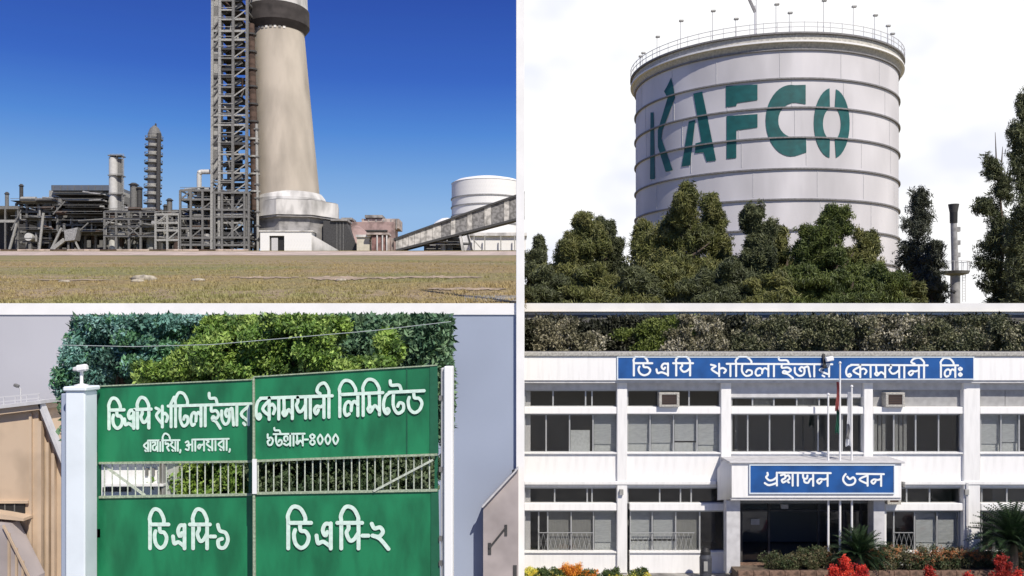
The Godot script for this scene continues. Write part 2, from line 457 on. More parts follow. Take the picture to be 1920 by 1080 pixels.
func word(parent: Node3D, tokens: String, x0: float, x1: float, ym0: float, ym1: float, hgt: float, sw: float, d: float, mt: Material) -> void:
	var toks := tokens.split(" ", false)
	var total := 0.0
	for t in toks: total += GLYPH[t][0]
	var sx := (x1 - x0) / total
	var st := SurfaceTool.new()
	st.begin(Mesh.PRIMITIVE_TRIANGLES)
	st.set_smooth_group(-1)
	var o := P((x0 + x1) * 0.5, (ym0 + ym1) * 0.5, d)
	var lines: Array[PackedVector2Array] = []
	var pen := 0.0
	var head := -1.0
	for t in toks:
		var g: Array = GLYPH[t]
		if g[1]:
			if head < 0.0: head = pen - 0.04
		elif head >= 0.0 and g[0] > 0.0:
			lines.append(PackedVector2Array([Vector2(head, 0), Vector2(pen + 0.04, 0)]))
			head = -1.0
		for s in g[2]:
			var c := curve(s)
			for i in c.size(): c[i].x += pen
			lines.append(c)
		pen += g[0]
	if head >= 0.0: lines.append(PackedVector2Array([Vector2(head, 0), Vector2(pen + 0.04, 0)]))
	var nth := 0
	for ln in lines:
		var from := 0
		while from < ln.size() - 1:      # short brush pieces with round ends, each a hair above the last
			var to := mini(from + 7, ln.size() - 1)
			if ln.size() - 1 - to < 3: to = ln.size() - 1
			var px := PackedVector2Array()
			for i in range(from, to + 1):
				var t: float = ln[i].x / total
				px.append(Vector2(x0 + ln[i].x * sx, lerpf(ym0, ym1, t) + ln[i].y * hgt) * 50.0)
			for poly in Geometry2D.offset_polyline(px, sw * 25.0, Geometry2D.JOIN_ROUND, Geometry2D.END_ROUND):
				var slim := PackedVector2Array()
				for p in poly:
					if slim.is_empty() or slim[-1].distance_to(p) > sw * 6.0: slim.append(p)
				var ids := Geometry2D.triangulate_polygon(slim)
				var front := Vector3(0, 0, 0.004 + (nth % 14) * 0.0006)
				for k in range(0, ids.size(), 3):
					var q := []
					for m in 3: q.append(P(slim[ids[k + m]].x / 50.0, slim[ids[k + m]].y / 50.0, d) - o + front)
					tri(st, q[0], q[1], q[2])
				nth += 1
			from = to
	st.generate_normals()
	mesh_at(parent, "lettering", st.commit(), mt, Transform3D(Basis(), o))

# ---------------------------------------------------------------- the scene
func _ready() -> void:
	rng.seed = 20240
	camera_sky_sun()
	make_materials()
	build_ground()
	build_walls()
	build_plant()
	build_tank_site()
	build_gate_site()
	build_office_site()

func camera_sky_sun() -> void:
	var cam := Camera3D.new()
	cam.name = "camera"
	cam.projection = Camera3D.PROJECTION_FRUSTUM
	cam.near = 0.1
	cam.far = 4000.0
	cam.size = 0.1 * 1080.0 / F
	cam.frustum_offset = Vector2(0, 0.1 * (HY - 540.0) / F)
	add_child(cam)
	cam.current = true
	var env := Environment.new()
	env.background_mode = Environment.BG_SKY
	env.tonemap_mode = Environment.TONE_MAPPER_LINEAR
	env.tonemap_exposure = 1.1
	env.sdfgi_enabled = true
	env.ssao_enabled = true
	env.ssil_enabled = true
	var pm := PanoramaSkyMaterial.new()
	pm.panorama = sky_image()
	var sky := Sky.new()
	sky.sky_material = pm
	env.sky = sky
	env.ambient_light_source = Environment.AMBIENT_SOURCE_SKY
	var we := WorldEnvironment.new()
	we.name = "world_environment"
	we.environment = env
	add_child(we)
	var sun := DirectionalLight3D.new()
	sun.name = "sun"
	sun.light_energy = 1.35
	sun.light_color = Color(1.0, 0.965, 0.91)
	sun.light_angular_distance = 0.5
	sun.shadow_enabled = true
	sun.rotation_degrees = Vector3(-47, 25, 0)
	add_child(sun)

# clear deep blue air, and a bright white bank of cloud over the right-hand part of the sky
func sky_image() -> ImageTexture:
	var w := 2048
	var h := 1024
	var im := Image.create(w, h, false, Image.FORMAT_RGB8)
	var n := FastNoiseLite.new()
	n.seed = 5
	n.frequency = 0.012
	n.fractal_octaves = 4
	var ramp := Gradient.new()      # by elevation / 90
	ramp.offsets = PackedFloat32Array([0.0, 0.089, 0.111, 0.143, 0.179, 0.229, 0.45, 1.0])
	ramp.colors = PackedColorArray([Color8(170, 195, 226), Color8(139, 177, 220), Color8(117, 161, 214), Color8(80, 132, 205), Color8(57, 100, 186), Color8(46, 80, 165), Color8(38, 69, 149), Color8(33, 59, 136)])
	for y in h:
		var el := 90.0 - 180.0 * (y + 0.5) / h
		for x in w:
			var az := wrapf(360.0 * (x + 0.5) / w, -180.0, 180.0)
			var c: Color
			if el < 0.0:
				c = Color8(150, 146, 136)
			else:
				c = ramp.sample(el / 90.0)
				var edge := clampf((az - 0.44) / 0.18, 0, 1) * clampf((128.0 - az) / 30.0, 0, 1) * clampf((62.0 - el) / 22.0, 0, 1)
				if edge > 0.0:
					var v := n.get_noise_2d(x * 1.2, y * 2.0)
					var cloud := Color8(254, 254, 254).lerp(Color8(224, 228, 243), clampf(v * 1.3, 0, 0.75))
					c = c.lerp(cloud, edge)
			im.set_pixel(x, y, c)
	return ImageTexture.create_from_image(im)

# ---------------------------------------------------------------- ground, walls
func lawn_height(x: float, d: float) -> float:
	return 1.5 + (minf(d, 352.0) - 36.2) * 0.107 if x < 0.0093 * d else 1.7

const PATCHES := [[575, 690, 518, 527, 0], [742, 905, 517.5, 523, 0], [690, 760, 520, 524, 0], [430, 560, 519, 523, 0], [800, 950, 540, 546, 0], [60, 210, 524, 527, 0]]
func build_ground() -> void:
	# upper ground: grassy slope to the plant, level ground under the tank
	var n := FastNoiseLite.new()
	n.seed = 31
	n.frequency = 0.035
	n.fractal_octaves = 4
	var st := SurfaceTool.new()
	st.begin(Mesh.PRIMITIVE_TRIANGLES)
	var ds := []
	var d := 36.3
	while d < 3600.0:
		ds.append(d)
		d += maxf(1.4, (d - 30.0) * 0.035)
	for side in [0, 1]:
		var grid := []
		for dd in ds:
			var row := []
			for i in 61:
				var e: float = pow(i / 60.0, 1.4) * (dd * 0.9 + 10.0)
				var x: float = 0.0093 * dd + (e if side == 1 else -e)
				var y: float = 1.7 if side == 1 else 1.5 + (minf(dd, 352.0) - 36.2) * 0.107
				var a := n.get_noise_2d(x * 0.9 + 40.0, dd * 0.9)
				var b := n.get_noise_2d(x * 0.3, dd * 2.4 + 100.0)
				var c := Color(0.31, 0.235, 0.1).lerp(Color(0.235, 0.22, 0.08), clampf(a * 1.7 + 0.4, 0, 1)).lerp(Color(0.36, 0.27, 0.17), clampf(b * 1.9, 0, 0.85))
				row.append([Vector3(x, y, -dd), c])
			if side == 0: row.push_front([Vector3(0.0093 * dd, -2.0, -dd), Color(0.2, 0.16, 0.1)])
			grid.append(row)
		for j in grid.size() - 1:
			if side == 1 and ds[j] < 51.0: continue
			for i in grid[0].size() - 1:
				for e in [[j, i], [j + 1, i], [j + 1, i + 1], [j, i], [j + 1, i + 1], [j, i + 1]]:
					st.set_color(grid[e[0]][e[1]][1])
					st.set_smooth_group(-1)
					st.add_vertex(grid[e[0]][e[1]][0])
	st.generate_normals()
	var o := mesh_at(self, "upper_ground", st.commit(), M.lawn, Transform3D())
	structure(o, "dry olive and tan grass slope rising to the plant")
	# lower ground with the bank that carries the gate
	st = SurfaceTool.new()
	st.begin(Mesh.PRIMITIVE_TRIANGLES)
	var prof := [[60.0, -3.25], [-12.5, -3.25], [-15.0, -9.7], [-36.2, -9.7]]
	for i in 3:
		var a: Array = prof[i]
		var b: Array = prof[i + 1]
		quad(st, Vector3(-90, a[1], a[0]), Vector3(-90, b[1], b[0]), Vector3(0.1, b[1], b[0]), Vector3(0.1, a[1], a[0]))
		quad(st, Vector3(0.1, a[1], a[0]), Vector3(0.1, b[1], b[0]), Vector3(1.6, -9.7, b[0]), Vector3(1.6, -9.7, a[0]))
	quad(st, Vector3(1.6, -9.7, 60), Vector3(1.6, -9.7, -36.2), Vector3(90, -9.7, -36.2), Vector3(90, -9.7, 60))
	quad(st, Vector3(0.3, -9.7, -36.2), Vector3(0.3, -9.7, -52), Vector3(90, -9.7, -52), Vector3(90, -9.7, -36.2))
	st.generate_normals()
	o = mesh_at(self, "lower_ground", st.commit(), M.paving, Transform3D())
	structure(o, "grey paved yard below the retaining wall")
	# grass tufts on the near part of the slope
	var mm := MultiMesh.new()
	mm.transform_format = MultiMesh.TRANSFORM_3D
	mm.use_colors = true
	mm.mesh = tuft_mesh()
	mm.instance_count = 26000
	for i in mm.instance_count:
		var dd := 36.6 + 95.0 * pow(rng.randf(), 1.8)
		var x := rng.randf_range(-0.58, 0.012) * dd
		var h := rng.randf_range(0.03, 0.15) * (0.5 + absf(n.get_noise_2d(x * 6.0, dd * 4.0)) * 2.2)
		var row := HY - lawn_height(x, dd) / dd * F
		var col := 960.0 + x / dd * F
		for r in PATCHES:
			if col > r[0] and col < r[1] and row > r[2] and row < r[3] and rng.randf() < 0.85: h *= 0.15
		mm.set_instance_transform(i, Transform3D(Basis(Vector3.UP, rng.randf() * TAU).scaled(Vector3(0.2, h, 0.2)), Vector3(x, lawn_height(x, dd) - 0.05, -dd)))
		var a := n.get_noise_2d(x * 0.9 + 40.0, dd * 0.9)
		var c := Color(0.36, 0.275, 0.12).lerp(Color(0.28, 0.265, 0.095), clampf(a * 1.7 + 0.4, 0, 1)) * rng.randf_range(0.8, 1.18)
		c.a = 1.0
		mm.set_instance_color(i, c)
	var g := MultiMeshInstance3D.new()
	g.multimesh = mm
	g.material_override = M.leaf
	attach(g, "grass", self, Transform3D())
	tag(g, "short dry grass tufts over the slope below the plant", "grass", "", "stuff")
	# concrete apron along the plant, worn earth strips, a kerb line
	apron("plant_road", -40, 975, 471.5, 479.0, M.apron, "pale concrete road along the foot of the plant")
	for r in PATCHES:
		apron("dirt_path", r[0], r[1], r[2], r[3], M.dirt if r[4] == 0 else M.soil, "ragged pale patch of bare earth across the grass" if r[4] == 0 else "ragged dark patch of trodden earth in the grass")
	apron("asphalt_path", 870, 975, 556, 567, M.paving, "grey corner of a path at the edge of the slope")
	var i := 0
	for s in [[270, 526, 1.0], [258, 529, 0.5], [120, 530, 0.45], [372, 527, 0.5], [640, 527, 0.45]]:
		var at := ground_at(s[0], s[1])
		var r := thing("stone", ["pale flat stone lying in the dry grass, largest of the stones", "small stone beside the large pale stone in the grass", "small stone in the grass below the dark shed", "small stone in the grass below the process column", "small stone at the bare earth strip"][i], "stone", at, "stones in the grass")
		i += 1
		rock(r, at, s[2])

func tuft_mesh() -> Mesh:
	var st := SurfaceTool.new()
	st.begin(Mesh.PRIMITIVE_TRIANGLES)
	var r := RandomNumberGenerator.new()
	r.seed = 9
	for i in 7:
		var b := Vector3(r.randf_range(-0.7, 0.7), 0, r.randf_range(-0.7, 0.7))
		var t := b + Vector3(r.randf_range(-0.5, 0.5), r.randf_range(0.7, 1.4), r.randf_range(-0.5, 0.5))
		var s := Vector3(cos(i * 1.3), 0, sin(i * 1.3)) * 0.13
		tri(st, b - s, b + s, t)
	st.generate_normals()
	return st.commit()

func rock(parent: Node3D, at: Vector3, s: float) -> void:
	var st := SurfaceTool.new()
	st.begin(Mesh.PRIMITIVE_TRIANGLES)
	var rings := []
	for j in 5:
		var t := PI * j / 4.0
		var ring := []
		for k in 8:
			var q := rng.randf_range(0.75, 1.2)
			ring.append(Vector3(cos(TAU * k / 8) * sin(t) * q * 0.9, cos(t) * 0.28, sin(TAU * k / 8) * sin(t) * q * 0.5) * s)
		rings.append(ring)
	for j in 4:
		for k in 8:
			quad(st, rings[j][k], rings[j][(k + 1) % 8], rings[j + 1][(k + 1) % 8], rings[j + 1][k])
	st.generate_normals()
	mesh_at(parent, "boulder", st.commit(), M.stone, Transform3D(Basis(), at + Vector3(0, 0.1 * s, 0)))

func ground_at(px: float, py: float) -> Vector3:
	var best := 40.0
	var d := 36.4
	while d < 352.0:
		if lawn_height(P(px, py, d).x, d) >= P(px, py, d).y:
			best = d
			break
		best = d
		d += 0.2
	return Vector3(P(px, py, best).x, lawn_height(P(px, py, best).x, best), -best)

# a thin sheet lying on the slope between two rows
func apron(called: String, x0: float, x1: float, y0: float, y1: float, mt: Material, label: String) -> void:
	var st := SurfaceTool.new()
	st.begin(Mesh.PRIMITIVE_TRIANGLES)
	var nx := 30
	var up := Vector3(0, 0.04, 0)
	var rows := []
	for j in 4:
		var row := []
		for i in nx + 1:
			var px := lerpf(x0, x1, i / float(nx))
			var wob := rng.randf_range(-0.25, 0.25)
			var py := lerpf(y0, y1, j / 3.0) + (wob if j == 0 or j == 3 else 0.0)
			if called == "dirt_path":
				var half := (y1 - y0) * 0.5 * pow(sin(PI * clampf(i / float(nx), 0.01, 0.99)), 0.6) * rng.randf_range(0.45, 1.1)
				py = (y0 + y1) * 0.5 + sin(i * 0.7 + x0) * 0.6 + (j - 1.5) / 1.5 * half
			row.append(ground_at(px, py) + up)
		rows.append(row)
	for j in 3:
		for i in nx:
			quad(st, rows[j][i], rows[j][i + 1], rows[j + 1][i + 1], rows[j + 1][i])
	st.generate_normals()
	var o := mesh_at(self, called, st.commit(), mt, Transform3D())
	structure(o, label)

func build_walls() -> void:
	var d := 36.2
	var t := thing("added_retaining_wall", "long smooth grey retaining wall added in place of sky behind the gate under the white coping", "wall", Vector3(-20, -9.7, -d))  # wall added in place of pale sky, coloured to match it
	var zt := P(0, 590, d).y
	box(t, "wall_panel", Vector3(-31.5, (zt - 9.8) * 0.5, -d - 0.3), Vector3(57, zt + 9.8, 0.6), M.sky_wall_grey)
	box(t, "wall_panel", Vector3(-1.35, (zt - 9.8) * 0.5, -d - 0.3), Vector3(3.26, zt + 9.8, 0.6), M.sky_and_shade_blue)
	var c := pbox(t, "divider_coping", -900, 568.5, 976, 590, d - 0.06, 0.7, M.pure)  # white band added to divide upper and lower views
	tag(c, "white coping beam added as divider")
	t = thing("added_retaining_wall", "white topped retaining wall added behind the trees of the office", "wall", Vector3(25, -9.7, -52))
	var z2 := P(0, 590, 52).y
	box(t, "wall_panel", Vector3(30.5, (z2 - 9.8) * 0.5, -52.3), Vector3(60, z2 + 9.8, 0.6), M.concrete_grey)
	box(t, "return_wall", Vector3(0.36, (zt - 9.8) * 0.5, -44.0), Vector3(0.16, zt + 9.8, 14.8), M.concrete_grey)
	c = pbox(t, "divider_coping", 976, 568.5, 2900, 590, 51.94, 0.7, M.pure)  # the dividing white band carried on to the right
	tag(c, "white coping beam added as divider")
	t = thing("divider_pylon", "slender white square pylon added as divider between the gate yard and the office", "pylon", Vector3(0.32, -9.7, -35.95))  # white upright added to divide left and right views
	var w := 15.4 / F * 35.95
	box(t, "shaft", Vector3(15.6 / F * 35.95, 3.0, -35.95 - w * 0.5), Vector3(w, 25.4, w), M.pure, 0.01)
	box(t, "footing", Vector3(15.6 / F * 35.95, -9.6, -36.0), Vector3(0.9, 0.25, 0.9), M.concrete_grey)

# ---------------------------------------------------------------- the plant on the slope
const DP := 340.0
func B(x: float, y: float, back: float) -> Vector3:
	return P(x, y, DP + back)

func Q(x: float, y: float, back := 0.0) -> Vector3:      # measured on the plant's front plane, then moved straight back
	return P(x, y, DP) + Vector3(0, 0, -back)

# open steel frame: column lines, floors at given rows, braces, pipes and small vessels on the floors
func steel_frame(called: String, label: String, cols: Array, rows: Array, foot: float, rowsback: Array, braces: Array, clutter: int, tone: Material) -> Node3D:
	var t := thing(called, label, "steel frame", Q((cols[0] + cols[-1]) * 0.5, foot), "open steel frames of the plant")
	for b in rowsback:
		for c in cols:
			bar(t, "column", Q(c, foot, b), Q(c, rows[0], b), 0.75, 0.75, tone)
		for r in rows:
			bar(t, "beam", Q(cols[0], r, b), Q(cols[-1], r, b), 0.8, 0.5, tone)
	for r in rows:
		for c in cols:
			bar(t, "cross_beam", Q(c, r + 0.5, rowsback[0]), Q(c, r + 0.5, rowsback[-1]), 0.5, 0.5, tone)
		if rng.randf() < 0.8:
			var a := rng.randi() % (cols.size() - 1)
			var p0 := Q(cols[a], r, 0)
			var p1 := Q(cols[-1], r, rowsback[-1])
			box(t, "deck", (p0 + p1) * 0.5 + Vector3(0, 0.35, 0), Vector3(absf(p1.x - p0.x), 0.14, absf(p1.z - p0.z)), M.steel_dark)
		# handrail along the front
		bar(t, "handrail", Q(cols[0], r - 5.5, -0.1), Q(cols[-1], r - 5.5, -0.1), 0.16, 0.16, tone)
	for br in braces:
		bar(t, "brace", Q(br[0], br[1], -0.2), Q(br[2], br[3], -0.2), 0.45, 0.3, tone)
	var lo: float = cols[0]
	var hi: float = cols[-1]
	var back: float = rowsback[-1]
	for k in clutter:
		var r: float = rows[rng.randi() % rows.size()]
		var x0 := rng.randf_range(lo, hi)
		var pick := rng.randf()
		var mt: Material = [M.insul, M.steel, M.steel_light, M.insul, M.rust][rng.randi() % 5]
		var z := rng.randf_range(0.6, maxf(1.0, back))
		if pick < 0.45:
			var x1 := clampf(x0 + rng.randf_range(15, 70), lo, hi)
			if x1 - x0 > 4.0: cyl(t, "pipe", Q(x0, r - rng.randf_range(2, 9), z), Q(x1, r - rng.randf_range(2, 9), z), rng.randf_range(0.2, 0.5), mt, -1, 8)
		elif pick < 0.7:
			var y1 := maxf(rows[0], r - rng.randf_range(10, 45))
			if r - y1 > 3.0: cyl(t, "riser_pipe", Q(x0, r, z), Q(x0, y1, z), rng.randf_range(0.2, 0.55), mt, -1, 8)
		elif pick < 0.88:
			var rr := rng.randf_range(0.7, 1.7)
			var f := Q(x0, minf(r + 18.0, foot), z)
			lathe(t, "vessel", f, [Vector2(0.01, 0), Vector2(rr, 0.2), Vector2(rr, rr * 2.6), Vector2(rr * 0.8, rr * 3.1), Vector2(0.02, rr * 3.4)], mt, 12)
		else:
			var rr2 := rng.randf_range(0.6, 1.2)
			cyl(t, "drum", Q(x0, r - 5, z), Q(minf(x0 + rng.randf_range(14, 28), hi + 4), r - 5, z), rr2, mt, -1, 12)
	return t

func build_plant() -> void:
	var y0 := 470.5
	# --- prilling tower
	var base := P(545, y0, DP + 16)
	var t := thing("prilling_tower", "tall tapered beige concrete prilling tower with dark collar near its top", "tower", base)
	var S := DP / F
	var lean := -0.055
	var prof := []
	for e in [[374, 59.5], [340, 58], [300, 56.3], [260, 54.6], [220, 53.0], [180, 51.4], [140, 49.8], [100, 48.4], [60, 47], [20, 46.4]]:
		prof.append(Vector2(e[1] * S * 1.045, (y0 - e[0]) * S * 1.047))
	lathe(t, "shaft", base, prof, M.concrete, 64, lean)
	var hh := func(y: float) -> float: return (y0 - y) * S * 1.047
	var k := S * 1.045
	for y in []:
		var r: float = (46.4 + (y - 20) * 0.0372) * k
		lathe(t, "lift_joint", base, [Vector2(r - 0.3, hh.call(y)), Vector2(r + 0.03, hh.call(y) + 0.05), Vector2(r + 0.03, hh.call(y) + 0.3), Vector2(r - 0.3, hh.call(y) + 0.35)], M.concrete, 64, lean)
	lathe(t, "collar", base, [Vector2(48 * k, hh.call(64)), Vector2(57.5 * k, hh.call(52)), Vector2(58.5 * k, hh.call(22)), Vector2(50 * k, hh.call(20))], M.brown_ring, 64, lean)
	lathe(t, "head", base, [Vector2(48 * k, hh.call(21)), Vector2(56 * k, hh.call(20)), Vector2(56 * k, hh.call(-60)), Vector2(20 * k, hh.call(-66)), Vector2(0.1, hh.call(-66))], M.concrete_pale, 64, lean)
	for q in 9:        # vent notches under the collar
		var an := -0.9 + q * 0.17
		var p := base + Vector3(sin(an) * 47.4 * k + lean * hh.call(60), hh.call(60), cos(an) * 47.4 * k)
		box(t, "vent", p, Vector3(0.9, 3.2, 0.4), M.concrete_grey if q % 2 else M.concrete_pale, 0, Basis(Vector3.UP, an))
	lathe(t, "base_ring", base, [Vector2(58 * k, hh.call(392)), Vector2(66 * k, hh.call(388)), Vector2(66 * k, hh.call(378)), Vector2(63 * k, hh.call(372)), Vector2(58 * k, hh.call(366))], M.concrete_pale, 64)
	var oc := base + Vector3(2.6, 0, 0)
	for q in 8:       # octagonal upper storey, each side a panel
		var an := TAU * q / 8 + 0.16
		var ap: float = 76 * k
		var wd: float = 2 * ap * tan(PI / 8)
		var dir := Vector3(sin(an), 0, cos(an))
		box(t, "upper_panel", oc + dir * (ap - 0.6) + Vector3(0, hh.call(399), 0), Vector3(wd - 0.12, 28 * S, 1.2), M.concrete_pale, 0, Basis(Vector3.UP, an))
		box(t, "lower_panel", oc + dir * (ap - 2.6) + Vector3(0, hh.call(441.5), 0), Vector3(2 * (ap - 2.0) * tan(PI / 8) - 0.1, 57 * S, 1.2), M.concrete_grey, 0, Basis(Vector3.UP, an))  # grey carries the shade below the overhanging upper storey
	lathe(t, "upper_roof", oc, [Vector2(78 * k, hh.call(388)), Vector2(79 * k, hh.call(384)), Vector2(40 * k, hh.call(383))], M.concrete_grey, 8, 0, 0.16 + PI / 8, false)
	lathe(t, "soffit", oc, [Vector2(80 * k, hh.call(413)), Vector2(80 * k, hh.call(416)), Vector2(60 * k, hh.call(416))], M.concrete_grey, 8, 0, 0.16 + PI / 8, false)
	# entrance block
	var dd := DP - 1.0
	t = thing("entrance_block", "low white annex with a dark doorway at the foot of the beige tower", "annex", P(530, y0, dd))
	pbox(t, "wall", 488, 434, 505, y0 + 1, dd, 6, M.white)
	pbox(t, "wall", 533, 434, 584, y0 + 1, dd, 6, M.white)
	pbox(t, "lintel", 505, 434, 533, 442, dd - 0.01, 6, M.white)
	pbox(t, "roof_slab", 485, 432, 587, 434, dd - 0.4, 6.6, M.concrete_pale)
	pbox(t, "doorway", 505, 442, 533, y0 + 1, dd + 1.2, 0.2, M.black)
	pbox(t, "door_leaf", 509, 446, 521, y0 + 0.5, dd + 0.6, 0.15, M.white_grey)
	prism(t, "ramp", [[584, 440], [632, 468], [632, 471], [584, 471]], dd + 0.3, 5, M.concrete_pale)  # pale wedge shaped after a slanted shadow edge on the base
	t = thing("dark_shed", "dark grey metal clad shed against the right flank of the tower", "shed", P(650, y0, DP + 8))
	prism(t, "wall", [[606, 414], [648, 414], [672, 470.5], [606, 470.5]], DP + 6, 10, M.steel_dark)
	for x in [631, 637, 643]:
		pbox(t, "rib", x, 416, x + 1.2, 470, DP + 5.8, 0.2, M.steel)
	pbox(t, "roof_edge", 620, 410, 651, 414, DP + 5, 11, M.concrete_grey)
	# --- lift and stair tower
	t = thing("stair_tower", "tall grey steel lattice stair tower beside the beige concrete tower", "tower", Q(430, y0))
	var lx := 396.0
	for xx in [397.0, 411.0, 436.0, 462.0]:
		for b in [0.0, 11.0]:
			if xx == 436.0 and b > 0: continue
			bar(t, "column", Q(xx, y0, b), Q(xx + 2, -70, b), 0.95, 0.95, M.steel_light if xx < 420 else M.steel)
	var lev := 0
	var y := y0 - 18.0
	while y > -60.0:
		for b in [0.0, 11.0]:
			var jit := rng.randf_range(-3.5, 3.5)
			if rng.randf() < 0.15: continue
			bar(t, "beam", Q(397 if rng.randf() < 0.7 else 411, y + jit, b), Q(463 if rng.randf() < 0.7 else 438, y + jit, b), rng.randf_range(0.5, 0.95), 0.6, [M.steel_light, M.steel, M.steel_dark][rng.randi() % 3])
		bar(t, "cross_beam", Q(398, y), Q(398, y, 11), 0.6, 0.6, M.steel)
		bar(t, "cross_beam", Q(463, y), Q(463, y, 11), 0.6, 0.6, M.steel)
		if lev % 2 == 0 or y < 210:
			var p := (Q(412, y, 1) + Q(452, y, 10)) * 0.5
			box(t, "landing", p + Vector3(0, 0.5, 0), Vector3(absf(Q(452, y).x - Q(412, y).x), 0.2, 8.5), M.steel_dark)
		if lev % 2 == 0:
			bar(t, "stair_flight", Q(414, y, 2.5), Q(450, y - 17, 2.5), 1.6, 0.5, M.steel)
			bar(t, "brace", Q(412, y, 11.2), Q(461, y - 18, 11.2), 0.5, 0.4, M.steel)
		else:
			bar(t, "stair_flight", Q(450, y, 6.5), Q(414, y - 17, 6.5), 1.6, 0.5, M.steel)
			bar(t, "brace", Q(436, y, -0.3), Q(461, y - 18, -0.3), 0.45, 0.3, M.steel_light)
		if y < 330.0:
			bar(t, "cladding_panel", Q(404, y + 8, 2), Q(404, y - 9.6, 2), 2.2, 3.4, M.steel_light if (lev * 7) % 5 < 3 else M.steel)
		if rng.randf() < 0.8: box(t, "dark_backing_sheet", Q(424 + rng.randf_range(-2, 6), y + 9, rng.randf_range(4, 10.4)), Vector3(rng.randf_range(3.5, 6.0), 3.3, 0.2), M.steel_dark)  # dark sheets added to deepen the tower's shaded interior
		if rng.randf() < 0.5: cyl(t, "pipe", Q(rng.randf_range(412, 455), y + 18, rng.randf_range(1, 5)), Q(rng.randf_range(412, 455), y - 20, rng.randf_range(1, 5)), 0.4, [M.steel_light, M.rust, M.steel][rng.randi() % 3], -1, 8)
		if rng.randf() < 0.5: bar(t, "brace", Q(398, y + 18, -0.4), Q(411, y, -0.4), 0.4, 0.3, M.steel)
		if rng.randf() < 0.35: box(t, "equipment", Q(rng.randf_range(414, 450), y - 4, 3), Vector3(rng.randf_range(1.5, 3.5), 1.8, 2), [M.steel_dark, M.insul, M.rust][rng.randi() % 3])
		bar(t, "handrail", Q(411, y - 5.5, -0.5), Q(437, y - 5.5, -0.5), 0.2, 0.2, M.steel_light)
		y -= 18.0
		lev += 1
	t = thing("riser_duct", "dark vertical duct running up between stair tower and concrete tower", "duct", Q(472, 392, 3))
	cyl(t, "duct", Q(475, 392, 3), Q(466, 40, 3), 1.5, M.rust, 1.3)
	for yy in range(60, 390, 33):
		var c := Q(475 - (392 - yy) * 0.0256, yy, 3)
		lathe(t, "flange", c, [Vector2(1.3, -0.3), Vector2(2.0, -0.3), Vector2(2.0, 0.3), Vector2(1.3, 0.3)], M.steel_dark if yy < 230 else M.steel_light, 14)
	t = thing("drain_pipe", "slim grey pipe with clamps on the lower flank of the tower", "pipe", Q(481, 440, 2))
	cyl(t, "pipe", Q(481, y0, 2), Q(478, 230, 2), 0.55, M.steel_light, -1, 10)
	for yy in range(240, 470, 26):
		box(t, "clamp", Q(481 - (y0 - yy) * 0.0125, yy, 2), Vector3(1.7, 0.5, 1.6), M.steel)
	# --- elbow pipe
	t = thing("elbow_pipe", "white pipe that bends at right angles above the steel frame", "pipe", Q(366, 360, 4))
	cyl(t, "pipe", Q(366.5, 366, 4), Q(366.5, 322, 4), 0.9, M.pipe)
	cyl(t, "pipe", Q(370, 318.5, 4), Q(408, 318.5, 4), 0.9, M.pipe)
	lathe(t, "elbow", Q(368, 320, 4), [Vector2(0.05, -1.1), Vector2(0.9, -0.7), Vector2(1.1, 0), Vector2(0.9, 0.7), Vector2(0.05, 1.1)], M.pipe, 14)
	# --- steel frames
	steel_frame("process_frame", "large grey steel process frame below the white elbow pipe", [338, 358, 380, 402], [357, 374, 392, 410, 428, 446, 459], y0, [0, 9, 17], [[340, 374, 358, 357], [380, 392, 402, 374], [358, 446, 380, 428]], 95, M.steel)
	steel_frame("braced_frame", "grey steel frame with a large cross brace at the foot of the stair tower", [404, 418, 460, 468], [362, 394, 407, 446, 460], y0, [-1, 8], [[420, 407, 458, 452], [458, 407, 420, 452], [420, 366, 440, 394], [458, 366, 438, 394], [420, 452, 440, 470], [458, 452, 440, 470]], 34, M.steel)
	steel_frame("process_frame", "narrow steel frame with tall white posts beside the domed column", [292, 314, 336], [402, 418, 432, 450], y0, [0, 8, 14], [[294, 418, 314, 402], [314, 450, 336, 432]], 48, M.steel_light)
	steel_frame("pipe_rack", "long three deck pipe rack in front of the dark flat roof", [98, 122, 146, 166, 192], [366, 378, 390, 402, 418, 436], y0, [6, 14, 22], [[100, 402, 122, 378], [146, 436, 166, 418]], 105, M.steel)
	steel_frame("pipe_rack", "pipe rack between the pale column and the domed column", [194, 216, 240, 262, 290], [396, 410, 424, 442], y0, [1, 9, 16], [[196, 424, 216, 410], [240, 442, 262, 424], [240, 424, 262, 442]], 78, M.steel)
	steel_frame("pipe_rack", "low cluttered pipe rack beside the dark open shed", [20, 40, 62, 84, 98], [378, 394, 410, 432, 452], y0, [4, 12, 20], [[22, 432, 40, 394]], 85, M.steel)
	# pipe legs that stand in front
	var px := 36.0
	for e in [[20, 466, 34, 420, "slanting grey pipe leg in front of the dark shed"], [98, 468, 118, 428, "slanting grey pipe leg in front of the low pipe rack"], [76, 468, 84, 400, "steep grey pipe leg beside the low pipe rack"]]:
		t = thing("slanting_pipe", e[4], "pipe", Q(e[0], y0, -1.0), "slanting pipe legs")
		cyl(t, "pipe", Q(e[0], y0, -1.0), Q(e[2], e[3], -1.0), 0.5, M.steel_light, -1, 10)
		box(t, "foot", Q(e[0], y0 - 0.6, -1.0), Vector3(1.6, 0.5, 1.6), M.concrete_grey)
	# chute
	t = thing("sloping_chute", "pale sloping chute in front of the pipe rack", "chute", Q(135, y0, -2))
	prism(t, "hopper", [[120, 432], [146, 426], [140, 450], [122, 452]], DP - 2.5, 4, M.insul)
	bar(t, "spout", Q(124, 450, -1), Q(100, 469, -1), 1.4, 1.2, M.steel_light)
	bar(t, "support", Q(141, 448, -1), Q(152, 470, -1), 0.6, 0.6, M.steel_light)
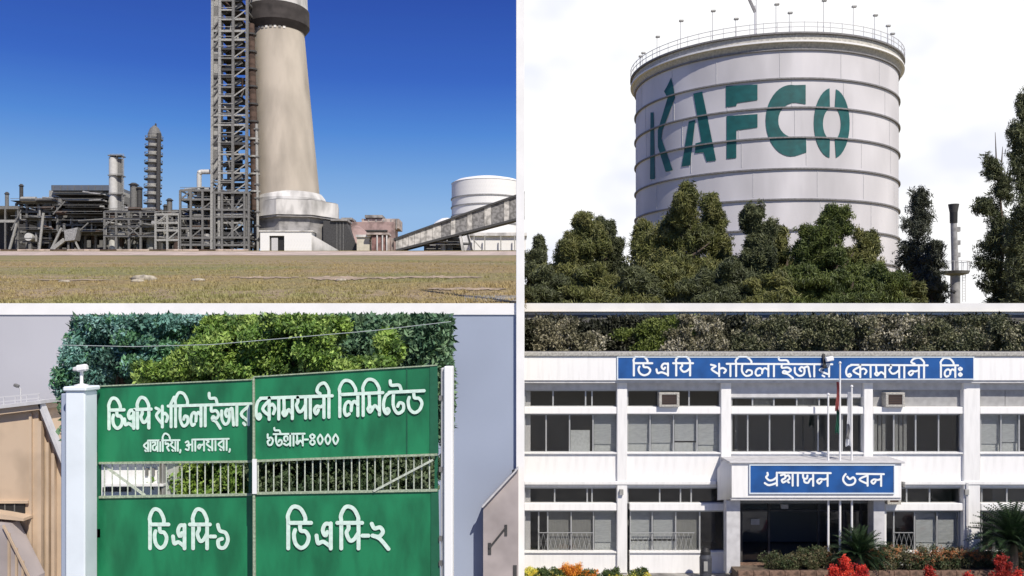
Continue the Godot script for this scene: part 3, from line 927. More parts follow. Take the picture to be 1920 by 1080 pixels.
	bar(t, "support", Q(131, 450, -1), Q(131, 470, -1), 0.6, 0.6, M.steel)
	# --- vessels standing up
	t = thing("pale_column", "pale smooth column with a flat top deck and ladder", "column", B(216, y0, 6))
	cyl(t, "shell", B(213, y0, 6), B(213, 296, 6), 1.7, M.pipe)
	cyl(t, "shell", B(224, y0, 7), B(224, 298, 7), 1.3, M.steel)
	for yy in [293, 330, 365, 396]:
		box(t, "platform", B(219, yy, 6), Vector3(5.2, 0.3, 4.2), M.steel)
		bar(t, "handrail", B(206, yy - 4, 3.9), B(232, yy - 4, 3.9), 0.15, 0.15, M.steel_light)
		for xx in [206, 219, 232]: bar(t, "post", B(xx, yy, 3.9), B(xx, yy - 4, 3.9), 0.14, 0.14, M.steel_light)
	for s in [0, 1]: bar(t, "ladder_rail", B(229 + s * 3, 440, 4.6), B(229 + s * 3, 293, 4.6), 0.18, 0.18, M.steel_light)
	for yy in range(296, 440, 5): bar(t, "rung", B(229, yy, 4.6), B(232, yy, 4.6), 0.12, 0.12, M.steel_light)
	t = thing("domed_column", "tall slender process column with ring platforms and a domed head", "column", B(289, y0, 8))
	cyl(t, "shell", B(285, y0, 8), B(288, 262, 8), 2.0, M.steel_light)
	cyl(t, "pipe", B(296, 420, 6), B(298, 250, 6), 0.8, M.steel_dark, -1, 10)
	lathe(t, "dome", B(290, 262, 8), [Vector2(2.6, 0), Vector2(2.5, 2.2), Vector2(1.7, 4.2), Vector2(0.6, 5.3), Vector2(0.05, 5.6)], M.steel, 18)
	for i in 10:
		var yy := 262.0 + i * 15.0
		var c := B(289 - i * 0.35, yy, 8)
		lathe(t, "ring_platform", c, [Vector2(1.6, -0.15), Vector2(3.3, -0.15), Vector2(3.3, 0.15), Vector2(1.6, 0.15)], M.steel_dark if i % 2 else M.steel, 18)
		lathe(t, "rail_ring", c + Vector3(0, 1.1, 0), [Vector2(3.2, -0.08), Vector2(3.35, -0.08), Vector2(3.35, 0.08), Vector2(3.2, 0.08)], M.steel_light, 18)
		for q in 6:
			var an := TAU * q / 6 + i
			bar(t, "post", c + Vector3(sin(an) * 3.25, 0, cos(an) * 3.25), c + Vector3(sin(an) * 3.25, 1.1, cos(an) * 3.25), 0.12, 0.12, M.steel_light)
	lathe(t, "lifting_davit", B(292, 235, 8), [Vector2(0.1, -1), Vector2(0.35, -0.6), Vector2(0.35, 0.5), Vector2(0.1, 0.8)], M.steel_dark, 8)
	# smaller stacks and stubs that break the skyline
	var i2 := 0
	for e in [[40, 345, 380, 0.7], [251, 343, 420, 1.4], [262, 350, 420, 1.0], [318, 372, 430, 1.0], [310, 383, 430, 0.7], [13, 360, 400, 0.7]]:
		t = thing("vent_stack", ["thin dark vent stack with a cap above the low pipe rack", "stubby grey stack next to the domed column", "short grey stack hard beside the domed column's foot", "dark vent stack between domed column and elbow pipe", "thin vent stack left of the process frame", "thin short vent stack above the dark shed"][i2], "stack", B(e[0], e[2], 10), "vent stacks of the plant")
		cyl(t, "pipe", B(e[0], e[2] + 40, 10), B(e[0], e[1] + 4, 10), e[3], M.steel if i2 % 2 else M.steel_dark, -1, 10)
		cyl(t, "cap", B(e[0], e[1] + 4, 10), B(e[0], e[1], 10), e[3] * 1.5, M.steel_dark, e[3] * 0.6, 10)
		i2 += 1
	# sheds
	t = thing("flat_roof_hall", "long grey hall with a dark blue flat roof behind the pipe rack", "hall", Q(150, y0, 40))
	pbox(t, "wall", 92, 368, 235, 475, DP + 36, 16, M.steel)
	pbox(t, "roof", 96, 347, 214, 357, DP + 30, 16, M.roof_blue)
	pbox(t, "eave", 92, 357, 224, 369, DP + 33, 16, M.steel_light)
	for x in range(100, 210, 13): pbox(t, "roof_rib", x, 348, x + 0.8, 357, DP + 29.8, 0.2, M.steel)
	t = thing("open_shed", "dark open sided shed with a grey roof at the edge of the plant", "shed", Q(10, y0, 4))
	pbox(t, "roof", -60, 386, 34, 392, DP + 1, 18, M.steel)
	pbox(t, "back_wall", -60, 392, 32, 472, DP + 16, 1, M.steel_dark)
	pbox(t, "girder", -60, 412, 33, 417, DP + 0.5, 0.6, M.steel_light)
	for x in [-50, -20, 8, 32]: pbox(t, "post", x, 392, x + 2.5, y0, DP + 0.6, 0.5, M.steel)
	t = thing("dark_backdrop_long", "long dark clad backdrop hall added behind the steel frames", "hall", Q(330, y0, 34))  # dark backdrop added to close bright gaps between the frames
	pbox(t, "wall", 236, 398, 402, 474, DP + 30, 10, M.steel_dark)
	pbox(t, "roof", 234, 393, 404, 399, DP + 29, 12, M.steel)
	for x in range(246, 400, 19): pbox(t, "wall_rib", x, 399, x + 1.5, 472, DP + 29.7, 0.3, M.steel)
	t = thing("dark_backdrop_short", "dark backdrop hall added behind the low pipe rack", "hall", Q(60, y0, 34))  # second dark backdrop, added behind the low rack's open gaps
	pbox(t, "wall", 28, 396, 91, 474, DP + 30, 8, M.steel_dark)
	pbox(t, "roof", 26, 391, 92, 397, DP + 29, 10, M.steel)
	t = thing("round_drum", "small pale round drum under the low pipe rack", "drum", Q(53, y0, 2))
	cyl(t, "shell", Q(53, 444, 0), Q(53, 444, 3), 1.5, M.pipe)
	bar(t, "saddle", Q(53, 470, 1.5), Q(53, 448, 1.5), 1.0, 1.0, M.steel)
	# a low concrete bund wall in pieces along the plant's foot
	for i in 16:
		var x := -30.0 + i * 31.0
		t = thing("bund_wall", "low rust stained concrete kerb segment along the foot of the plant", "kerb", P(x + 15, y0, DP - 2.5), "kerb segments along the plant")
		pbox(t, "kerb", x, 467.2, x + 30.4, 471.6, DP - 2.5, 0.8, M.rust if i % 3 == 1 else M.apron, 0.1)
	# --- low buildings right of the tower
	t = thing("pink_building", "low pinkish building with stepped roofs right of the tower", "building", P(690, y0, DP + 30))
	pbox(t, "wall", 640, 416, 738, 475, DP + 30, 14, M.pinkwall)
	pbox(t, "upper_block", 678, 410, 748, 428, DP + 34, 12, M.pinkpale)
	pbox(t, "roof_slab", 640, 408, 660, 412, DP + 29, 10, M.concrete_grey)
	pbox(t, "roof_slab", 684, 403, 717, 408, DP + 33, 10, M.concrete_grey)
	pbox(t, "roof_slab", 676, 431, 726, 434, DP + 28.6, 4, M.steel_dark)
	for x in [690, 704, 718, 732, 742]: pbox(t, "pilaster", x, 411, x + 2.2, 430, DP + 33.6, 0.5, M.concrete_grey)
	for x in [646, 662, 684, 704, 722]: pbox(t, "window", x, 436, x + 7, 446, DP + 29.7, 0.5, M.steel_dark)
	t = thing("rubble_heap", "pinkish heap of loose material beside the dark shed", "heap", P(662, y0, DP + 14))
	lathe(t, "heap", P(668, y0, DP + 16), [Vector2(9, 0), Vector2(6.5, 4.5), Vector2(3.5, 8.0), Vector2(1.5, 9.6), Vector2(0.1, 10)], M.pinkwall, 11, 0, 0.4, false)
	t = thing("cream_hut", "small cream walled hut beside the reddish booth", "hut", P(680, y0, DP + 3))
	pbox(t, "wall", 669, 444, 693, 471.5, DP + 2, 5, M.cream)
	pbox(t, "roof", 667, 440, 695, 444.5, DP + 1.4, 6.2, M.concrete_pale)
	t = thing("red_booth", "reddish brown booth with pale posts at the foot of the conveyor", "booth", P(712, y0, DP))
	pbox(t, "wall", 697, 442, 722, 472, DP, 5, M.redbooth)
	pbox(t, "roof", 686, 436, 729, 440, DP - 0.8, 7, M.pinkpale)
	for x in [706, 716, 724]: pbox(t, "post", x, 440, x + 2.2, 472, DP - 0.6, 0.5, M.concrete_pale)
	for x in [727, 733]: pbox(t, "pier", x, 446, x + 4, 473, DP + 1, 2, M.pinkpale)
	# --- conveyor gallery
	t = thing("conveyor_gallery", "long sloping enclosed conveyor gallery with pale and grey side panels", "conveyor", P(745, y0, DP))
	var top := func(x: float) -> float: return lerpf(446.5, 364.5, (x - 740.0) / 229.0)
	var bot := func(x: float) -> float: return lerpf(470.5, 411.5, (x - 742.0) / 227.0)
	var edges := [742, 755, 766, 777, 788, 799, 811, 827, 845, 854, 876, 885, 908, 921, 945, 955, 984]
	for i in edges.size() - 1:
		var a: float = edges[i] + 0.25
		var b: float = edges[i + 1] - 0.25
		var dark: bool = i >= 6 and i % 2 == 1
		if i == 6 or i == 8 or i == 10 or i == 12 or i == 14: dark = false
		prism(t, "side_panel", [[a, top.call(a) + 3], [b, top.call(b) + 3], [b, bot.call(b) - 3], [a, bot.call(a) - 3]], DP - 0.4 + (0.25 if dark else 0.0), 0.5, M.gallery_dark if dark else M.gallery)
	prism(t, "roof", [[738, top.call(738) - 0.5], [984, top.call(984) - 0.5], [984, top.call(984) + 3.4], [738, top.call(738) + 3.4]], DP - 1.0, 6, M.steel_dark)
	prism(t, "floor_girder", [[740, bot.call(740) - 3], [984, bot.call(984) - 3], [984, bot.call(984) + 1.4], [746, bot.call(746) + 1.4]], DP - 0.8, 5.6, M.steel_dark)
	prism(t, "back_wall", [[742, top.call(742) + 3], [984, top.call(984) + 3], [984, bot.call(984) - 3], [742, bot.call(742) - 3]], DP + 4.4, 0.3, M.gallery)
	t = thing("conveyor_trestle", "grey trestle legs that carry the sloping conveyor gallery", "trestle", P(876, y0, DP))
	for b in [0.0, 4.0]:
		bar(t, "leg", P(863, 441, DP) + Vector3(0, 0, -b), P(869, 476, DP) + Vector3(0, 0, -b), 0.9, 0.7, M.concrete_pale)
		bar(t, "leg", P(876, 438, DP) + Vector3(0, 0, -b), P(886, 474, DP) + Vector3(0, 0, -b), 0.7, 0.6, M.steel_dark)
		bar(t, "tie", P(865, 456, DP) + Vector3(0, 0, -b), P(881, 456, DP) + Vector3(0, 0, -b), 0.5, 0.4, M.steel)
	t = steel_frame("low_pipe_rack", "low grey pipe rack under the conveyor gallery", [792, 815, 838, 862], [450, 458, 464], y0, [10, 16], [], 34, M.steel)
	t = thing("white_hall", "low white hall with grey posts behind the conveyor", "hall", P(930, y0, DP + 40))
	pbox(t, "wall", 884, 441, 986, 475, DP + 40, 12, M.white)
	pbox(t, "roof", 880, 436, 988, 442, DP + 38.5, 15, M.concrete_pale)
	for x in [888, 908, 938, 964]: pbox(t, "post", x, 441, x + 2, 474, DP + 37, 0.6, M.steel_light)
	pbox(t, "dado", 884, 469, 986, 474, DP + 39.6, 0.4, M.steel)
	bar(t, "cable", P(886, 448, DP + 37), P(906, 470, DP + 37), 0.4, 0.3, M.steel_light)
	# --- white storage tank and small dome behind
	var c := P(914, 478, DP + 70)
	t = thing("white_storage_tank", "large round white storage tank behind the conveyor gallery", "tank", c)
	var R := 67.0 / F * (DP + 70)
	var th := (478.0 - 346.0) / F * (DP + 70)
	lathe(t, "shell", c, [Vector2(R, -6), Vector2(R, th)], M.white, 72)
	lathe(t, "roof", c, [Vector2(R + 0.2, th), Vector2(R * 0.86, th + 1.4), Vector2(R * 0.5, th + 2.7), Vector2(0.1, th + 3.2)], M.white, 72)
	for yy in [375, 391, 408, 425]:
		var hy: float = (478.0 - yy) / F * (DP + 70)
		lathe(t, "wind_girder", c, [Vector2(R - 0.1, hy - 0.25), Vector2(R + 0.4, hy - 0.25), Vector2(R + 0.4, hy + 0.25), Vector2(R - 0.1, hy + 0.25)], M.insul, 72)
	c = P(838, 430, DP + 60)
	t = thing("white_dome_roof", "small white dome roof just above the conveyor gallery", "dome", c)
	lathe(t, "dome", c, [Vector2(7.5, -8), Vector2(7.2, 0.8), Vector2(5.0, 3.2), Vector2(2.4, 4.7), Vector2(0.1, 5.1)], M.white, 32)

# ---------------------------------------------------------------- storage tank with letters, trees, flare stack
var TC := Vector3(34.6, 1.7, -125.3)
const TR := 17.33

# from a spot in the frame to the near side of the tank's shell
func on_tank(px: float, py: float, off: float) -> Vector3:
	var dir := Vector3((px - 960.0) / F, (HY - py) / F, -1.0)
	var r := TR + off
	var a := dir.x * dir.x + dir.z * dir.z
	var b := -2.0 * (dir.x * TC.x + dir.z * TC.z)
	var cc := TC.x * TC.x + TC.z * TC.z - r * r
	var disc := maxf(0.0, b * b - 4.0 * a * cc)
	return dir * ((-b - sqrt(disc)) / (2.0 * a))

func split_tri(st: SurfaceTool, a: Vector2, b: Vector2, c: Vector2, off: float) -> void:
	var ab := a.distance_to(b)
	var bc := b.distance_to(c)
	var ca := c.distance_to(a)
	var m := maxf(ab, maxf(bc, ca))
	if m < 12.0:
		tri(st, on_tank(a.x, a.y, off) - TC, on_tank(b.x, b.y, off) - TC, on_tank(c.x, c.y, off) - TC)
	elif m == ab:
		split_tri(st, a, (a + b) / 2, c, off); split_tri(st, (a + b) / 2, b, c, off)
	elif m == bc:
		split_tri(st, a, b, (b + c) / 2, off); split_tri(st, a, (b + c) / 2, c, off)
	else:
		split_tri(st, a, b, (c + a) / 2, off); split_tri(st, (c + a) / 2, b, c, off)

func painted(parent: Node3D, called: String, outlines: Array, label: String) -> void:
	var st := SurfaceTool.new()
	st.begin(Mesh.PRIMITIVE_TRIANGLES)
	for ol in outlines:
		var poly := PackedVector2Array()
		for p in ol: poly.append(Vector2(1160 + p[0] / 3.273, p[1] / 3.273))
		var ids := Geometry2D.triangulate_polygon(poly)
		for i in range(0, ids.size(), 3):
			split_tri(st, poly[ids[i]], poly[ids[i + 1]], poly[ids[i + 2]], 0.06)
	st.generate_normals()
	var o := mesh_at(parent, called, st.commit(), M.teal, Transform3D(Basis(), TC))
	o.set_meta("label", label)

func arc(cx: float, cy: float, rx: float, ry: float, a0: float, a1: float, n := 14) -> Array:
	var out := []
	for i in n + 1:
		var a := deg_to_rad(lerpf(a0, a1, i / float(n)))
		out.append([cx + cos(a) * rx, cy - sin(a) * ry])
	return out

func ring(parent: Node3D, called: String, h: float, r0: float, r1: float, t: float, mt: Material) -> void:
	lathe(parent, called, Vector3(TC.x, h, TC.z), [Vector2(r0, -t), Vector2(r1, -t), Vector2(r1, t), Vector2(r0, t)], mt, 96)

func build_tank_site() -> void:
	var near := 108.6
	var hy := func(y: float) -> float: return (HY - y) / F * near
	var t := thing("ammonia_tank", "huge round white storage tank with dark rings and teal letters", "tank", TC)
	lathe(t, "shell", Vector3(TC.x, 0, TC.z), [Vector2(TR, 0.5), Vector2(TR, hy.call(97))], M.tank, 96)
	for y in [96, 150, 204, 260, 318, 375, 432, 490]:
		ring(t, "stiffener_ring", hy.call(y), TR - 0.1, TR + 0.24, 0.085, M.tank_ring)
	# vertical plate seams between rings
	for k in 60:
		var y: float = [96, 150, 204, 260, 318, 375, 432][k % 7]
		var an := deg_to_rad(-105.0 + k * 3.4 + (k % 3) * 1.1)
		var p := Vector3(TC.x + sin(an) * (TR + 0.01), (hy.call(y) + hy.call(y + 54)) * 0.5, TC.z + cos(an) * (TR + 0.01))
		box(t, "weld_seam", p, Vector3(0.07, 3.1, 0.05), M.white_grey, 0, Basis(Vector3.UP, an))
	# eave gallery
	lathe(t, "eave_band", Vector3(TC.x, 0, TC.z), [Vector2(TR + 0.02, hy.call(95)), Vector2(TR + 0.5, hy.call(84)), Vector2(TR + 0.5, hy.call(70)), Vector2(TR, hy.call(69))], M.tank_beige, 96)
	ring(t, "gallery_floor", hy.call(83), TR, TR + 0.75, 0.1, M.white)
	ring(t, "gallery_floor", hy.call(68), TR - 0.5, TR + 0.8, 0.1, M.tank_ring)
	lathe(t, "roof_dome", Vector3(TC.x, hy.call(69), TC.z), [Vector2(TR, 0), Vector2(TR * 0.8, 1.2), Vector2(TR * 0.4, 2.4), Vector2(0.1, 2.8)], M.tank, 64)
	for r in [0.55, 1.1]: ring(t, "guard_rail", hy.call(66) + r, TR + 0.72, TR + 0.78, 0.03, M.rail)
	for k in 72:
		var an := TAU * k / 72
		var p := Vector3(TC.x + sin(an) * (TR + 0.75), hy.call(67), TC.z + cos(an) * (TR + 0.75))
		bar(t, "rail_post", p, p + Vector3(0, 1.25, 0), 0.06, 0.06, M.rail)
	# letters
	var K := [[[322, 475], [338, 545], [345, 600], [300, 720], [268, 800], [262, 850], [332, 1045], [288, 1055], [240, 900], [240, 800], [300, 600], [278, 560], [296, 530]], [[195, 690], [214, 690], [222, 1090], [218, 1100], [192, 1100]]]
	painted(t, "letter", K, "letter K in teal paint")
	painted(t, "letter", [[[458, 575], [512, 562], [545, 720], [598, 985], [540, 992], [520, 935], [468, 940], [470, 880], [508, 870], [486, 740]], [[430, 745], [470, 735], [438, 1015], [386, 1022]]], "letter A in teal paint")
	painted(t, "letter", [[[658, 528], [852, 518], [852, 614], [726, 632], [722, 650], [658, 658]], [[662, 712], [852, 700], [852, 782], [722, 800], [722, 970], [662, 975]]], "letter F in teal paint")
	var C := [[1148, 520], [1148, 640]] + arc(1085, 735, 105, 105, 75, 180, 8) + arc(1085, 745, 105, 100, 180, 270, 8) + [[1150, 840], [1152, 935]] + arc(1060, 740, 158, 220, 278, 82, 22)
	painted(t, "letter", [C], "letter C in teal paint")
	painted(t, "letter", [arc(1310, 755, 112, 216, 98, 262, 16) + arc(1312, 760, 58, 100, 255, 105, 12), arc(1316, 758, 102, 214, 80, -80, 16) + arc(1314, 760, 50, 102, -75, 75, 12)], "letter O in teal paint, split down the middle")
	# lamp posts and aerials round the rim
	var spots := [[1196, 112, 128], [1205, 86, 112], [1232, 58, 98], [1276, 36, 88], [1336, 22, 76], [1379, 42, 74], [1418, 6, 70], [1455, 18, 68], [1480, 34, 68], [1544, 16, 72], [1600, 33, 84], [1640, 54, 98], [1664, 78, 112], [1672, 108, 124]]
	var names := ["small pole lamp on the tank rim above the letter K", "small pole lamp on the tank rim above the letter O", "small pole lamp on the tank rim between K and O"]
	for i in spots.size():
		var s: Array = spots[i]
		var foot := on_tank(clampf(s[0], 1200, 1676), 100, 0.4)
		foot.y = hy.call(68) + 0.15
		var up := clampf((s[2] - s[1]) / F * 115.0, 1.6, 5.0)
		var l := thing("rim_lamp", names[0 if s[0] < 1290 else (1 if s[0] > 1520 else 2)], "lamp", foot, "pole lamps on the tank rim")
		cyl(l, "pole", foot, foot + Vector3(0, up, 0), 0.05, M.rail, 0.04, 8)
		box(l, "lamp_head", foot + Vector3(0.1, up, 0), Vector3(0.55, 0.22, 0.35), M.steel_light, 0.04)
	var mast_at := Vector3(TC.x - 1.0, hy.call(69) + 2.4, TC.z)
	t = thing("roof_mast", "crooked dark mast at the centre of the tank roof", "mast", mast_at)
	bar(t, "pole", mast_at, mast_at + Vector3(0, 7.5, 0), 0.2, 0.2, M.rail)
	bar(t, "arm", mast_at + Vector3(0, 6.6, 0), mast_at + Vector3(-0.9, 8.6, 0), 0.35, 0.25, M.tank_ring)
	# flare stack with platform
	var fd := 100.0
	t = thing("flare_stack", "slim grey flare stack with a dark head and round platform", "stack", Vector3(P(1790, 568, fd).x, 1.7, -fd))
	var f0 := P(1791, 568, fd)
	cyl(t, "pipe", Vector3(f0.x, 1.6, -fd), P(1791, 516, fd), 0.52, M.insul)
	cyl(t, "pipe", P(1791, 508, fd), P(1788, 418, fd), 0.38, M.insul, 0.33)
	cyl(t, "burner", P(1788, 418, fd), P(1788, 398, fd), 0.4, M.black, 0.42)
	cyl(t, "flare_tip", P(1788, 398, fd), P(1788, 383, fd), 0.42, M.steel_dark, 0.58)
	lathe(t, "platform", P(1791, 512, fd), [Vector2(0.3, -0.35), Vector2(1.35, -0.1), Vector2(1.5, 0.2), Vector2(0.3, 0.3)], M.steel, 20)
	for q in 12:
		var an := TAU * q / 12
		var p := P(1791, 509, fd) + Vector3(sin(an) * 1.42, 0, cos(an) * 1.42)
		bar(t, "rail_post", p, p + Vector3(0, 1.1, 0), 0.05, 0.05, M.rail)
	lathe(t, "guard_rail", P(1791, 491, fd), [Vector2(1.4, -0.03), Vector2(1.45, -0.03), Vector2(1.45, 0.03), Vector2(1.4, 0.03)], M.rail, 20)
	for s in [0, 1]: bar(t, "ladder_rail", P(1805 + s * 5, 566, fd), P(1805 + s * 5, 514, fd), 0.05, 0.05, M.rail)
	for y in range(516, 566, 5): bar(t, "rung", P(1805, y, fd), P(1810, y, fd), 0.04, 0.04, M.rail)
	for y in [430, 455, 478]: box(t, "bracket", P(1796, y, fd), Vector3(0.4, 0.5, 0.4), M.insul)
	# trees in front of the tank
	var olive := [Color(0.125, 0.138, 0.038), Color(0.165, 0.172, 0.05), Color(0.095, 0.108, 0.03), Color(0.2, 0.2, 0.065)]
	var dark := [Color(0.09, 0.105, 0.045), Color(0.115, 0.13, 0.055), Color(0.07, 0.085, 0.038)]
	var fresh := [Color(0.08, 0.11, 0.022), Color(0.11, 0.14, 0.028), Color(0.055, 0.08, 0.018)]
	var grey := [Color(0.06, 0.07, 0.045), Color(0.085, 0.095, 0.065), Color(0.045, 0.052, 0.035)]
	var list := [
		[1006, 440, 26, 88, dark, "thin dark feathery tree next to the white pylon"],
		[1060, 455, 55, 84, olive, "low rounded olive tree next to the thin feathery tree"],
		[1100, 402, 62, 86, olive, "pointed olive tree standing alone against the white sky"],
		[1150, 412, 46, 90, dark, "dark pointed tree between two olive trees left of the tank"],
		[1212, 415, 52, 84, olive, "olive tree at the tank's edge below the letter K"],
		[1285, 356, 74, 80, olive, "tall broad olive tree covering the tank below the letter A"],
		[1338, 364, 42, 86, olive, "slender tree leaning on the broad tree below the letter A"],
		[1418, 382, 44, 82, dark, "dark tree in front of the tank below the letter F"],
		[1470, 425, 58, 86, olive, "bushy olive tree in front of the tank below the letter C"],
		[1555, 386, 72, 80, fresh, "broad fresh green tree in front of the tank below the letter O"],
		[1612, 430, 56, 84, olive, "olive tree beside the broad fresh green tree below the O"],
		[1655, 500, 44, 76, fresh, "low bright green bush at the foot of the tank"],
		[1255, 480, 70, 76, olive, "low dark shrub below the tall broad olive tree"],
		[1380, 490, 62, 74, dark, "low dark shrub below the dark tree at the letter F"],
		[1120, 500, 80, 74, olive, "low dark shrub below the pointed olive tree"],
		[1500, 500, 80, 74, fresh, "low green shrub between the bushy olive and fresh green trees"],
		[1025, 505, 50, 74, dark, "low dark shrub beside the white pylon"],
		[1595, 510, 60, 73, fresh, "low deep green shrub left of the bright bush"],
		[1190, 505, 50, 73, dark, "low dark shrub at the left edge of the tank"],
		[1440, 515, 50, 72, olive, "low olive shrub below the letter C"],
		[1320, 515, 50, 72, dark, "low dark shrub below the slender tree"],
		[1700, 535, 40, 78, olive, "low olive shrub at the foot of the grey green conifer"]]
	for e in list:
		var d: float = e[3]
		var top := P(e[0], e[1], d)
		var base := Vector3(top.x, 1.7, -d)
		var h: float = top.y - 1.7
		var w: float = e[2] / F * d
		var tr := thing("broadleaf_tree" if h > 7 else "shrub", e[5], "tree" if h > 7 else "shrub", base, "trees in front of the white tank")
		trunk(tr, base, base + Vector3(0.2, h * 0.82, 0), 0.18 + h * 0.012, [base + Vector3(w * 0.6, h * 0.6, 0.4), base + Vector3(-w * 0.6, h * 0.66, -0.4), base + Vector3(w * 0.2, h * 0.74, -w * 0.4)], M.bark)
		var lobes := []
		var nl := 5
		for i in nl:
			var f := i / float(nl - 1)
			lobes.append([base + Vector3(rng.randf_range(-0.35, 0.35) * w, h * (0.2 + 0.68 * f), rng.randf_range(-0.4, 0.4) * w), Vector3(w * lerpf(1.0, 0.42, f * f), h * lerpf(0.22, 0.14, f), w * lerpf(0.9, 0.45, f))])
		crown(tr, "crown", base, lobes, int(2200 + w * h * 105), 0.27, e[4], "willow", Vector3(P(984.5, 0, d).x, -50, -200), Vector3(1e5, base.y + h * 1.06, 0), 0.36, 0.25)
	# conifers
	for e in [[1716, 358, 34, 92, grey, "grey green conifer between the tank and the flare stack"], [1748, 455, 30, 90, grey, "lower olive conifer between grey green conifer and flare stack"], [1868, 300, 32, 86, dark, "tall dark spiky conifer with bare tips right of the flare stack"], [1915, 178, 26, 80, dark, "tallest dark conifer behind the spiky conifer"], [1905, 420, 26, 84, dark, "low dark conifer at the foot of the tallest conifer"]]:
		var d: float = e[3]
		var top := P(e[0], e[1], d)
		var base := Vector3(top.x, 1.7, -d)
		var h: float = top.y - 1.7
		var w: float = e[2] / F * d
		var tr := thing("conifer", e[5], "tree", base, "conifers beside the flare stack")
		trunk(tr, base, base + Vector3(0, h * 1.0, 0), 0.22, [], M.bark)
		var lobes := []
		for i in 8:
			var f := i / 7.0
			var ww := w * lerpf(1.0, 0.5, pow(f, 1.6))
			lobes.append([base + Vector3(rng.randf_range(-0.35, 0.35) * w, h * (0.12 + 0.82 * f), rng.randf_range(-0.3, 0.3) * w), Vector3(ww, h * 0.085, ww)])
		crown(tr, "crown", base, lobes, int(600 + w * h * 60), 0.27, e[4], "willow", Vector3(-1e6, -1e6, -1e6), Vector3(1e6, 1e6, 1e6), 0.5, 0.3)
		if e[0] == 1868:
			for s in [[1868, 300, 1866, 248], [1850, 330, 1848, 285], [1878, 305, 1880, 275]]:
				cyl(tr, "bare_tip", P(s[0], s[1], d), P(s[2], s[3], d), 0.07, M.bark, 0.02, 6)

